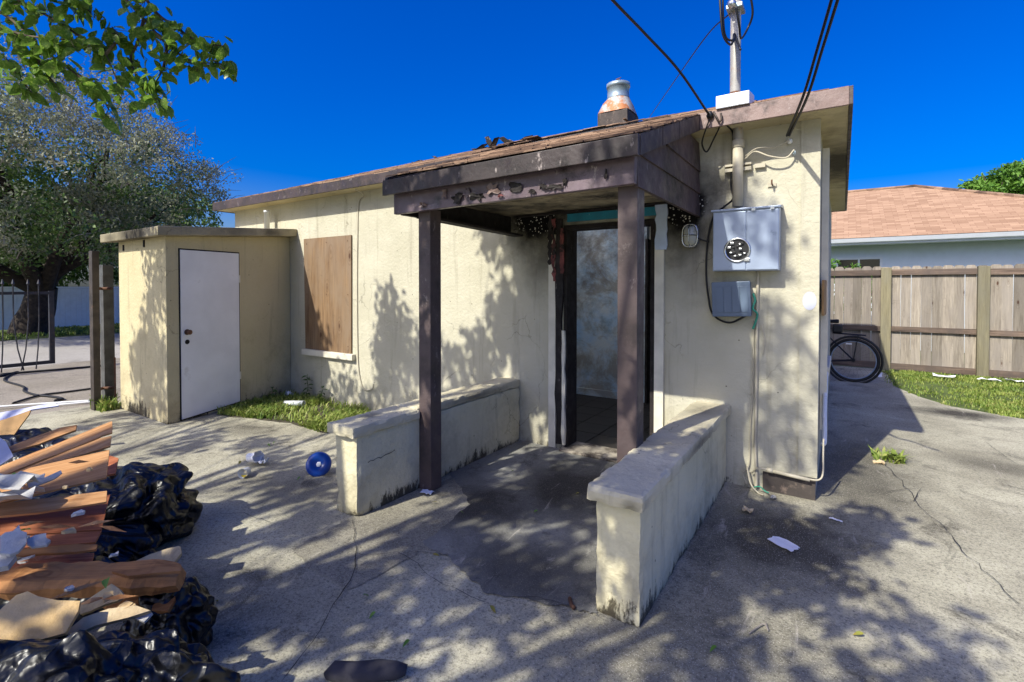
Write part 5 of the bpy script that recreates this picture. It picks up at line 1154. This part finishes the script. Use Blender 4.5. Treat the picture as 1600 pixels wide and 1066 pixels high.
# plaster pieces
GP = 'broken plaster and drywall on the heap'
piece('drywall_sheet', [(-60, 985), (0, 953), (25, 930), (43, 924), (60, 932), (90, 938), (125, 939), (122, 955), (102, 989), (50, 1003), (0, 1025), (-60, 1050)], (60, 970, 0.44), (0.45, -0.35, 1), 0.014, 'drywall_tan', 'tan drywall sheet with torn edge above the nearest bag', 'drywall', GP, 0.006, 3)
piece('plaster_piece', [(124, 946), (150, 928), (174, 912), (186, 920), (194, 931), (183, 939), (160, 946), (140, 955), (125, 960)], (160, 935, 0.37), (0.5, -0.7, 0.9), 0.016, 'paper_tan', 'curved plaster piece standing up against the beam', 'drywall', GP, 0.006, 5)
piece('plaster_piece', [(102, 988), (130, 965), (170, 951), (212, 946), (235, 954), (200, 965), (150, 977), (110, 995)], (165, 968, 0.38), (0.4, -0.5, 1), 0.016, 'paper_tan', 'long grey tan plaster strip beside the tan sheet', 'drywall', GP, 0.006, 7)
piece('plaster_piece', [(193, 952), (215, 950), (238, 958), (225, 972), (200, 962)], (215, 960, 0.37), (0.3, -0.4, 1), 0.01, 'drywall_white', 'small pale blue white plaster flake by the beam end', 'drywall', GP, 0.006, 9)
piece('drywall_scrap', [(0, 838), (8, 832), (20, 830), (30, 820), (32, 829), (42, 832), (41, 848), (28, 862), (15, 866), (0, 864)], (20, 845, 0.56), (0.2, -0.1, 1), 0.010, 'drywall_white', 'jagged white drywall scrap on the reddish boards', 'drywall', GP, 0.004, 11)
piece('drywall_scrap', [(43, 842), (55, 836), (72, 833), (73, 852), (50, 855), (42, 850)], (58, 845, 0.54), (0.3, -0.1, 1), 0.008, 'drywall_white', 'small square greyish drywall scrap beside the jagged one', 'drywall', GP, 0.004, 12)
piece('drywall_scrap', [(-30, 880), (0, 866), (20, 861), (25, 868), (12, 884), (-30, 892)], (5, 875, 0.52), (0.2, -0.2, 1), 0.020, 'drywall_white', 'thick white drywall block at the left edge above the beam', 'drywall', GP, 0.003, 13)
piece('drywall_scrap', [(43, 756), (70, 746), (95, 735), (97, 739), (85, 748), (60, 758), (45, 762)], (70, 750, 0.60), (0.3, -0.2, 1), 0.006, 'drywall_white', 'narrow white peeled strip lying on the broad plywood', 'drywall', GP, 0.003, 14)
for i, (px_, lb) in enumerate([([(-40, 735), (0, 738), (25, 752), (42, 760), (30, 772), (0, 765), (-40, 765)], 'crumpled grey foil sheet at the left edge of the heap'), ([(-40, 768), (0, 772), (20, 775), (30, 782), (22, 792), (0, 800), (-40, 800)], 'pale crushed plastic at the left edge of the heap')]):
    c = gz(px_[2][0]-25, px_[2][1]+8, 0.62-0.04*i); o = scrap('crumpled_sheet', (0, 0, 0), (0.30, 0.14), 'drywall_white', lb, 'sheet', h=0.045, seed=60+i, bend=1.6); o.location = c; o.rotation_euler.z = 0.6
for i, (x, y) in enumerate([(17, 742), (36, 748), (48, 828), (168, 904)]):
    o = bpy.data.objects.new('fallen_leaf', dl[1]); COL.objects.link(o); o.location = gz(x, y, [0.63, 0.62, 0.54, 0.42][i]); o.rotation_euler = (0.4, -0.3, i*1.9); o.scale = (0.8, 0.9, 0.8)
    tag(o, ['upper left green leaf on the plywood strips', 'green leaf on the plywood sheet next to the grey foil', 'green leaf on the reddish board beside the white scrap', 'green leaf on top of the rotten beam'][i], 'leaf')
# crumbs and splinters strewn over the heap
hr = random.Random(91)
for i in range(26):
    x, y = hr.uniform(5, 270), hr.uniform(700, 985)
    if x > 175+0.12*(y-760): continue
    z = 0.66-0.30*(y-690)/290; c = gz(x, y, z); k_ = 7; s_ = hr.uniform(0.012, 0.035)
    poly = [c+Vector((s_*hr.uniform(0.5, 1.2)*math.cos(2*math.pi*j/k_), s_*hr.uniform(0.5, 1.2)*math.sin(2*math.pi*j/k_), hr.uniform(-0.006, 0.006))) for j in range(k_)]
    tag(MB().plate(poly, (0, 0, 1), hr.uniform(0.006, 0.014)).build('plaster_crumb', hr.choice(['drywall_white', 'drywall_tan', 'paper_tan']), None), 'small plaster crumb strewn on the rubbish heap', 'crumb', 'plaster crumbs on the heap')
for i in range(16):
    x, y = hr.uniform(20, 260), hr.uniform(700, 980)
    if x > 165+0.2*(y-760): continue
    z = 0.67-0.30*(y-690)/290; c = gz(x, y, z); an = hr.uniform(-0.5, 0.9); L_ = hr.uniform(0.08, 0.2); dv = (RR*math.cos(an)+F0*math.sin(an))*L_
    tag(MB().add([c, c+dv*0.5+Vector((0, 0, 0.012)), c+dv, c+dv*0.5+RR.cross(U0)*0.012, c+dv*0.4+Vector((0, 0, -0.006))], [(0, 1, 3), (1, 2, 3), (0, 3, 4), (3, 2, 4), (0, 4, 1), (1, 4, 2)]).build('wood_splinter', hr.choice(['ply_light', 'ply_red', 'lumber_rot']), None), 'wood splinter lying loose on the rubbish heap', 'splinter', 'wood splinters on the heap')
# pieces at the back of the heap
piece('white_trim', [(-60, 668), (0, 645), (85, 629), (92, 634), (50, 640), (0, 658), (-60, 682)], (45, 642, 0.42), (0.3, -0.3, 1), 0.012, 'purple_white', 'pale lilac trim board sticking out at the back of the heap', 'board', G1)
piece('cardboard_sheet', [(-40, 668), (8, 655), (48, 641), (45, 648), (30, 668), (13, 692), (-40, 690)], (20, 665, 0.35), (0.6, -0.5, 0.7), 0.012, 'cardboard', 'brown cardboard leaning below the lilac trim', 'cardboard')
piece('lilac_sheet', [(-40, 680), (0, 684), (9, 690), (21, 713), (0, 727), (-40, 735)], (5, 705, 0.55), (0.7, -0.2, 0.6), 0.015, 'purple_white', 'pale lilac sheet leaning at the left edge of the heap', 'sheet')
cable('white_strip', [gz(-60, 640, 0.03), gz(20, 634, 0.03), gz(80, 630, 0.03), gz(143, 626, 0.03)], 0.012, 'white_plastic', 'long white plastic strip on the driveway reaching the gate post', 'strip')
cable('white_strip', [gz(80, 633, 0.02), gz(110, 631, 0.02), gz(144, 628, 0.02)], 0.012, 'white_plastic', 'second white strip alongside the long one at the gate post', 'strip')
bag('dark_bag', gz(45, 706, 0.10), (0.40, 0.22, 0.22), 8, 'small dark crumpled bag behind the plywood strips', 0.004, 0.3, 5)
bpy.data.objects['dark_bag']['group'] = 'black rubbish bags'
tag(bag('rubbish_bag', gz(60, 770, 0.1)+Vector((-0.5, 0, 0)), (0.7, 0.45, 0.34), 9, 'black bag hidden under the light plywood sheets', 0.004, 0.3, 5))
#PART5
# ------------------------------------------------------------------ trees
def leaf_cloud(name, centres, radii, per, size, mat, parent, seed, droop=0.3, aspect=0.5, flat=1.0, norm_up=0.5):
    """many small folded leaf faces round clump centres (numpy)"""
    r = np.random.RandomState(seed); C = np.repeat(np.array(centres, float), per, 0); Rd = np.repeat(np.array(radii, float), per); k = len(C)
    d = r.normal(size=(k, 3)); d /= np.linalg.norm(d, axis=1)[:, None]; d *= (r.rand(k)**0.45)[:, None]; d[:, 2] *= flat
    P = C+d*Rd[:, None]
    a = r.normal(size=(k, 3)); a[:, 2] -= droop; a /= np.linalg.norm(a, axis=1)[:, None]
    b = r.normal(size=(k, 3)); b[:, 2] *= (1-norm_up); b -= a*(b*a).sum(1)[:, None]; b /= np.linalg.norm(b, axis=1)[:, None]
    L = (size*r.uniform(0.6, 1.3, k))[:, None]; W = L*aspect*0.5
    V = np.stack([P, P+a*L*0.45+b*W, P+a*L, P+a*L*0.45-b*W], 1).reshape(-1, 3); Fq = np.arange(k*4).reshape(-1, 4)
    return np_mesh(name, V, Fq, mat, parent)
def crown_points(c, rad, n, seed, shell=0.55, gaps=0.35, zmin=None):
    r = np.random.RandomState(seed); out = []
    while len(out) < n:
        d = r.normal(size=3); d /= np.linalg.norm(d); q = shell+(1-shell)*r.rand()**0.7
        bump = 1+0.28*mn.noise(Vector(d*2.2)+Vector((seed, 0, 0)))+0.12*mn.noise(Vector(d*5)+Vector((0, seed, 0)))
        p = np.array(c)+d*np.array(rad)*q*bump
        if zmin is not None and p[2] < zmin: continue
        if mn.noise(Vector(p)*0.9+Vector((seed*2.0, 0, 0))) < -gaps: continue
        out.append(p)
    return out
def limb(mb, a, b, r0, r1, n, seed, amp, k=7):
    rr = random.Random(seed); a, b = Vector(a), Vector(b); pts = []
    for i in range(n+1):
        t_ = i/n; o = Vector((rr.uniform(-1, 1), rr.uniform(-1, 1), rr.uniform(-0.6, 0.6)))*amp*(0 if i in (0, n) else 1)
        pts.append(a.lerp(b, t_)+o)
    pts = bez(pts, 3); mb.tube(pts, [r0+(r1-r0)*i/(len(pts)-1) for i in range(len(pts))], k, False); return pts

# big grey-green tree over the white fence
bt = gz(46, 524); bt = Vector((-21.3, 0.55, 0))
tr = thing('street_tree', tuple(bt), 'big spreading grey green tree in front of the white fence across the road', 'tree')
tk = MB(); limb(tk, bt+Vector((0.15, 0.0, -0.05)), bt+Vector((0.2, 0.35, 1.5)), 0.50, 0.36, 4, 1, 0.06, 12)
tops = [(-3.0, -4.0, 5.0), (1.0, 2.6, 5.2), (2.0, 1.5, 5.8), (-1.0, -0.5, 6.6), (2.5, -1.5, 5.4), (-2.0, 2.0, 5.4), (1.0, -4.5, 4.8), (1.5, 3.0, 4.0)]
for i, o in enumerate(tops):
    e_ = bt+Vector(o); p_ = limb(tk, bt+Vector((0.2, 0.35, 1.3)), e_, 0.22, 0.05, 5, 20+i, 0.25, 8)
    for j in range(5): limb(tk, p_[len(p_)//2+j], e_+Vector((random.Random(i*9+j).uniform(-1.6, 1.6), random.Random(i*7+j).uniform(-1.7, 1.2), random.Random(i*5+j).uniform(-0.6, 1.4))), 0.05, 0.012, 4, 50+i*5+j, 0.2, 5)
tk.build('trunk', 'bark_dark', tr, smooth=True)
cen = np.array(bt)+np.array([0.8, 1.2, 5.2])
cp_ = crown_points(cen+np.array([-0.3, -1.7, -0.1]), (5.4, 5.4, 3.2), 640, 4, 0.5, 0.12, 2.4)
leaf_cloud('crown', cp_, list(np.random.RandomState(2).uniform(0.35, 0.85, len(cp_))), 130, 0.105, 'leaf_grey', tr, 5, 0.4, 0.42, 0.6)
cp2 = crown_points(cen+np.array([-0.5, -1.3, -1.2]), (5.0, 5.0, 2.4), 360, 6, 0.3, 0.40, 1.9)
leaf_cloud('crown', cp2, [0.7]*len(cp2), 70, 0.14, 'leaf_dark', tr, 7, 0.3, 0.5, 0.7)
tw = MB(); r_ = random.Random(8)
for p in cp_:
    a = Vector(p)+Vector((r_.uniform(-.3, .3), r_.uniform(-.3, .3), -0.3)); dv = (Vector(p)-Vector(cen)).normalized(); dv.z += 0.3
    b = a+dv*r_.uniform(0.25, 0.7)+Vector((r_.uniform(-.5, .5), r_.uniform(-.5, .5), r_.uniform(-.3, .4))); tw.tube([a, (a+b)/2+Vector((0, 0, 0.08)), b], [0.014, 0.01, 0.004], 3, False)
tw.build('twigs', 'twig_grey', tr)['kind'] = 'stuff'
def tree(name, base, h, rad, seed, label, mat, n=420, per=34, leaf=0.2, trunk_r=0.18, zc=0.62):
    base = Vector(base); t_ = thing(name, tuple(base), label, 'tree'); mb = MB(); c = base+Vector((0, 0, h*zc))
    top = limb(mb, base, c, trunk_r, trunk_r*0.5, 4, seed, 0.1, 9); rr = random.Random(seed)
    for i in range(9):
        an = i*2.4; limb(mb, top[len(top)//2], c+Vector((math.cos(an)*rad[0]*0.75, math.sin(an)*rad[1]*0.75, rr.uniform(-0.3, 0.7)*rad[2])), trunk_r*0.4, 0.02, 4, seed*10+i, 0.15, 6)
    mb.build('trunk', 'bark', t_, smooth=True)
    pts = crown_points(tuple(c), rad, n, seed, 0.4, 0.28); leaf_cloud('crown', pts, [min(rad)*0.2]*n, per, leaf, mat, t_, seed+1, 0.3, 0.5, 0.7); return t_
tree('dark_tree', (-29, 6.5, 0), 7.0, (3.4, 3.4, 2.6), 31, 'dark green tree behind the right part of the white fence', 'leaf_dark', 420, 40, 0.22)
tree('dark_tree', (-30, 2.0, 0), 6.0, (3.2, 3.2, 2.6), 32, 'dark green tree behind the gate and white fence', 'leaf_dark', 420, 40, 0.22)
rt = dep(1580, 280, 24.0)
tree('garden_tree', (rt.x, rt.y, 0), rt.z+0.9, (1.4, 1.4, 1.1), 34, 'round leafy tree rising behind the neighbour roof', 'leaf_bright', 330, 30, 0.22, 0.14, 0.83)
rs_ = dep(1525, 300, 26.0)
tree('garden_tree', (rs_.x-1.6, rs_.y, 0), rs_.z+0.1, (1.5, 1.2, 0.7), 35, 'low treetop just showing over the neighbour roof', 'leaf_dark', 120, 30, 0.2, 0.1, 0.85)
def shrub(name, c, rad, seed, label, mat, n, per, leaf):
    t_ = thing(name, (c[0], c[1], 0), label, 'shrub'); mb = MB(); rr = random.Random(seed)
    for i in range(7): limb(mb, (c[0]+rr.uniform(-.1, .1), c[1]+rr.uniform(-.1, .1), 0), (c[0]+rr.uniform(-.8, .8)*rad[0], c[1]+rr.uniform(-.8, .8)*rad[1], c[2]+rr.uniform(0, .7)*rad[2]), 0.02, 0.006, 3, seed+i, 0.04, 5)
    mb.build('stems', 'bark', t_); pts = crown_points(c, rad, n, seed, 0.4, 0.4, 0.1); leaf_cloud('foliage', pts, [0.12]*n, per, leaf, mat, t_, seed, 0.2, 0.5); return t_
sc = fy(1322, 418, 9.6); shrub('shrub', (sc.x-0.05, sc.y, 1.45), (0.75, 0.5, 0.62), 41, 'bright green shrub under the neighbour window', 'leaf_bright', 120, 26, 0.09)
# two weed plants in the bed
def weed(loc, h, n, seed, label):
    t_ = thing('weed_plant', tuple(loc), label, 'weed'); rr = random.Random(seed); mb = MB()
    stem = limb(mb, loc, Vector(loc)+Vector((rr.uniform(-.06, .06), rr.uniform(-.06, .06), h)), 0.006, 0.003, 4, seed, 0.02, 5); mb.build('stem', 'leaf_dark', t_)
    me = leaf_mesh('leaf', 0.075, 0.045, 0.3, 0.4, 'leaf_dark')
    for i in range(n):
        o = bpy.data.objects.new('leaf', me); COL.objects.link(o); o.location = stem[int((0.25+0.75*i/n)*(len(stem)-1))]; o.rotation_euler = (rr.uniform(-.4, .4), rr.uniform(-.5, .3), i*2.4); adopt(o, t_)
weed((-5.72, -0.12, 0), 0.34, 16, 1, 'dark leafy weed standing against the wall beside the shed'); weed((-5.45, -0.15, 0), 0.22, 10, 2, 'smaller dark weed right of the tall one at the wall'); weed((-5.95, -0.45, 0), 0.2, 10, 3, 'low leafy weed against the shed wall')

# shade tree standing behind the camera: its crown dapples the yard and a branch hangs into view
st_ = thing('shade_tree', (-4.2, -10.2, 0), 'broad leafed shade tree with branches hanging in at the upper left', 'tree')
S = -SUN_DIR.normalized()
FR = random.Random(77)
def frame_clear(p, m=45):
    q = proj(p)
    return q is None or not (-m-60 < q[0] < 1600+m and -m-25 < q[1] < 1066+m)
def gpoly(px): return [tuple(gz(*p)[:2]) for p in px]
def wpoly(px): return [(fy(*p).x, fy(*p).z) for p in px]
# (surface, outline of the dappled area, leaf clumps per square metre, height range of the foliage above)
AREAS = [
 ('g', gpoly([(1140, 775), (1285, 800), (1395, 815), (1415, 840), (1365, 862), (1300, 850), (1230, 905), (1090, 905), (1010, 960), (1040, 900)]), 46, (3.2, 4.6)),
 ('g', gpoly([(1090, 905), (1230, 900), (1350, 860), (1390, 925), (1440, 955), (1510, 1020), (1540, 1100), (930, 1100), (1010, 985), (1080, 935)]), 22, (3.0, 4.4)),
 ('g', gpoly([(700, 735), (860, 700), (960, 720), (1000, 780), (920, 830), (925, 950), (890, 945), (760, 920), (640, 865), (700, 800)]), 34, (3.4, 5.0)),
 ('g', gpoly([(600, 930), (700, 880), (780, 940), (930, 975), (960, 1100), (380, 1100), (480, 1010), (540, 930)]), 9, (3.0, 4.4)),
 ('g', gpoly([(300, 885), (380, 878), (440, 885), (470, 880), (540, 945), (470, 1010), (420, 1100), (300, 1100), (310, 980)]), 52, (3.0, 4.0)),
 ('g', gpoly([(310, 760), (420, 720), (520, 760), (525, 830), (450, 850), (330, 860), (290, 840)]), 14, (3.2, 4.6)),
 ('g', gpoly([(180, 690), (300, 665), (510, 700), (520, 750), (420, 720), (310, 750), (250, 730)]), 9, (3.4, 5.0)),
 ('g', gpoly([(100, 660), (190, 645), (260, 665), (180, 690), (90, 700)]), 10, (3.8, 5.4)),
 ('g', gpoly([(820, 690), (1000, 700), (1080, 640), (950, 680)]), 20, (4.0, 5.2)),
 ('w', wpoly([(460, 560), (550, 590), (570, 640), (480, 640)]), 16, (3.8, 4.8)),
 ('w', wpoly([(598, 440), (612, 470), (640, 520), (660, 500), (700, 520), (760, 520), (800, 600), (800, 660), (570, 640), (575, 560), (600, 520)]), 30, (3.8, 5.2)),
 ('w', wpoly([(750, 362), (795, 360), (850, 400), (870, 560), (840, 650), (790, 600), (760, 500), (770, 430)]), 32, (4.6, 5.8)),
 ('w', wpoly([(480, 480), (500, 500), (515, 545), (482, 545)]), 22, (4.2, 5.2)),
 ('w', wpoly([(1120, 330), (1245, 330), (1260, 420), (1250, 560), (1270, 740), (1190, 740), (1150, 640), (1130, 480)]), 17, (5.4, 7.0)),
 ('w', wpoly([(1165, 260), (1220, 300), (1245, 330), (1130, 330)]), 8, (6.0, 7.2)),
 ('s', [(-6.72, 0.1), (-6.0, 0.1), (-5.95, 1.9), (-6.38, 1.85), (-6.42, 1.3), (-6.6, 1.3), (-6.75, 0.9)], 36, (3.6, 4.8)),
]
clumps = []
for kind, poly, dens, (h0, h1) in AREAS:
    xs = [p[0] for p in poly]; ys = [p[1] for p in poly]
    ar = 0.5*abs(sum(poly[i][0]*poly[(i+1) % len(poly)][1]-poly[(i+1) % len(poly)][0]*poly[i][1] for i in range(len(poly))))
    want = max(1, int(ar*dens*0.62)); tries = 0
    while want > 0 and tries < 6000:
        tries += 1; u, v = FR.uniform(min(xs), max(xs)), FR.uniform(min(ys), max(ys))
        if not in_poly(u, v, poly): continue
        T = {'g': Vector((u, v, 0)), 'w': Vector((u, 0, v)), 's': Vector((u, -1.65, v))}[kind]
        h = FR.uniform(h0, h1); p = T+S*((h-T.z)/S.z)
        if not frame_clear(p): continue
        lw = p+SUN_DIR*((-1.965-p.y)/SUN_DIR.y)
        if -0.02 < lw.z < 0.62 and (-2.72 < lw.x < -2.40 or -0.86 < lw.x < -0.52) and FR.random() < 0.72: continue
        hp = proj(p+SUN_DIR*((p.z-0.5)/-SUN_DIR.z))
        if hp and -260 < hp[0] < 310 and 640 < hp[1] < 1060 and FR.random() < 0.985: continue      # the heap lies mostly in the sun
        clumps.append(p); want -= 1
# more crown behind, out of the light path of the view
for i in range(150):
    p = Vector((FR.uniform(-8, 0.5), FR.uniform(-13.5, -10.5), FR.uniform(4.2, 7.5)))
    hp = p+SUN_DIR*((p.z-0.5)/-SUN_DIR.z)
    if frame_clear(p) and hp.y < -5.5: clumps.append(p)
tk = MB(); fork = Vector((-4.0, -9.6, 2.6)); limb(tk, (-4.2, -10.2, -0.05), fork, 0.24, 0.17, 5, 3, 0.04, 12)
# limbs: k-means style centres
cen_ = [clumps[int(i*len(clumps)/22)] for i in range(22)]
for it in range(6):
    grp = [[] for _ in cen_]
    for p in clumps: grp[min(range(len(cen_)), key=lambda i: (p-cen_[i]).length_squared)].append(p)
    cen_ = [sum(g, Vector((0, 0, 0)))/len(g) if g else c for g, c in zip(grp, cen_)]
for i, (g, c) in enumerate(zip(grp, cen_)):
    if not g: continue
    if not frame_clear(c, 80): c = c+Vector((0, -0.8, 0.4))
    pts = limb(tk, fork, c, 0.075, 0.02, 5, 100+i, 0.12, 7)
    for j, p in enumerate(g):
        a = pts[-1-FR.randint(0, min(5, len(pts)-1))]
        if frame_clear(a.lerp(p, 0.5), 20): tk.tube([a, a.lerp(p, 0.5)+Vector((0, 0, 0.06)), p], [0.010, 0.006, 0.003], 4, False)
# the two branches that hang into the picture
VB = [[(-90, -30, 3.1), (10, 25, 3.05), (55, 68, 3.0), (100, 102, 2.95), (150, 140, 2.95), (170, 172, 2.95)],
      [(-80, 40, 3.2), (0, 85, 3.1), (25, 115, 3.05), (50, 145, 3.05)],
      [(-60, -60, 3.0), (20, -5, 3.0), (75, 25, 3.0), (130, 60, 3.0), (165, 85, 3.0), (190, 150, 2.95)],
      [(150, -70, 3.1), (190, -10, 3.1), (225, 30, 3.05), (262, 70, 3.0), (300, 95, 3.0), (345, 100, 3.0), (366, 105, 3.0)],
      [(225, 30, 3.05), (215, 65, 3.05), (205, 100, 3.05), (232, 145, 3.0), (252, 160, 3.0)],
      [(200, -50, 3.0), (240, 15, 3.0), (272, 40, 3.0), (310, 65, 3.0), (350, 72, 3.0)],
      [(262, 70, 3.0), (255, 105, 3.0), (240, 135, 3.0)], [(165, 85, 3.0), (185, 60, 3.0), (175, 42, 3.0)], [(-40, -20, 2.9), (60, -10, 2.9), (120, 5, 2.9), (143, 20, 2.9)],
      [(-60, 15, 2.9), (20, 50, 2.95), (70, 60, 2.9), (112, 62, 2.9)], [(55, 68, 3.0), (60, 95, 3.0), (75, 118, 3.0), (88, 132, 3.0)]]
lv = [leaf_mesh('leaf', 0.10, 0.058, f_, c_, 'leaf_ficus') for f_, c_ in ((0.35, 0.25), (0.2, 0.45), (0.5, 0.15))]
LR = random.Random(12); nleaf = 0
per_branch = [44, 22, 38, 40, 24, 34, 12, 8, 26, 26, 14]
for bi, br_ in enumerate(VB):
    pts = bez([dep(*p) for p in br_], 6); tk.tube(pts, [0.011-0.008*i/(len(pts)-1) for i in range(len(pts))], 5, False)
    if bi in (0, 2, 3, 5, 8): tk.tube(bez([pts[0], pts[0]+Vector((-0.3, -0.9, 0.7)), pts[0]+Vector((-0.2, -3.0, 1.6)), fork+Vector((0, 0.3, 0.6))], 5), [0.012]*6+[0.022]*5+[0.04]*5, 6, False)
    n_ = per_branch[bi]
    for i in range(n_):
        t_ = (0.06+0.94*(i+LR.random())/n_)*(len(pts)-1); k_ = int(min(t_, len(pts)-1.001)); p = pts[k_].lerp(pts[k_+1], t_-k_)
        o = bpy.data.objects.new('leaf', lv[LR.randint(0, 2)]); COL.objects.link(o)
        off = Vector((LR.uniform(-1, 1), LR.uniform(-1, 1), LR.uniform(-1.1, 0.5)))*0.055
        dr__ = Vector((LR.uniform(-1, 1), LR.uniform(-1, 1), LR.uniform(-1.5, 0.15))).normalized(); q = dr__.to_track_quat('X', 'Z') @ Quaternion((1, 0, 0), LR.uniform(-1.3, 1.3))
        o.rotation_mode = 'QUATERNION'; o.rotation_quaternion = q; s_ = LR.uniform(0.55, 1.12); o.scale = (s_, s_, s_); o.location = p+off
        tk.tube([p, p+off], 0.0018, 3, False); adopt(o, st_); nleaf += 1
tk.build('trunk', 'bark', st_, smooth=True)
VC = [q for br_ in VB for q in bez([dep(*p) for p in br_], 6)[6:]]
# the rest of the crown: folded leaves in clumps
def big_leaves(name, cl, per, rad, size, seed):
    r = np.random.RandomState(seed); C = np.repeat(np.array([tuple(c) for c in cl]), per, 0); k = len(C)
    d = r.normal(size=(k, 3)); d /= np.linalg.norm(d, axis=1)[:, None]; d *= (r.rand(k)**0.5)[:, None]; P = C+d*rad*np.array([1.25, 1.25, 0.9])
    a = r.normal(size=(k, 3)); a[:, 2] -= 0.9; a /= np.linalg.norm(a, axis=1)[:, None]; b = r.normal(size=(k, 3)); b -= a*(b*a).sum(1)[:, None]; b /= np.linalg.norm(b, axis=1)[:, None]; n_ = np.cross(a, b)
    L = (size*r.uniform(0.7, 1.2, k))[:, None]; W = L*0.30
    rows = [(0, 0), (0.25, 0.85), (0.55, 0.95), (0.85, 0.45), (1, 0)]; V = []
    V.append(P)
    for t_, w_ in rows[1:4]:
        V += [P+a*L*t_+b*W*w_+n_*W*w_*0.3, P+a*L*t_-b*W*w_+n_*W*w_*0.3]
    V.append(P+a*L); V = np.stack(V, 1).reshape(-1, 3); i = np.arange(k)[:, None]*8
    Fq = np.concatenate([i+np.array([[0, 1, 2, 2]])*1, ], 0)
    T = np.concatenate([i+np.array([[0, 1, 2]]), i+np.array([[1, 3, 4]]), i+np.array([[1, 4, 2]]), i+np.array([[3, 5, 6]]), i+np.array([[3, 6, 4]]), i+np.array([[5, 7, 6]])], 0)
    return np_mesh(name, V, T, 'leaf_ficus', st_)
big_leaves('crown', clumps, 52, 0.19, 0.112, 3)
big_leaves('crown', VC, 2, 0.06, 0.085, 9)['kind'] = 'stuff'
print('clumps', len(clumps), 'view leaves', nleaf)
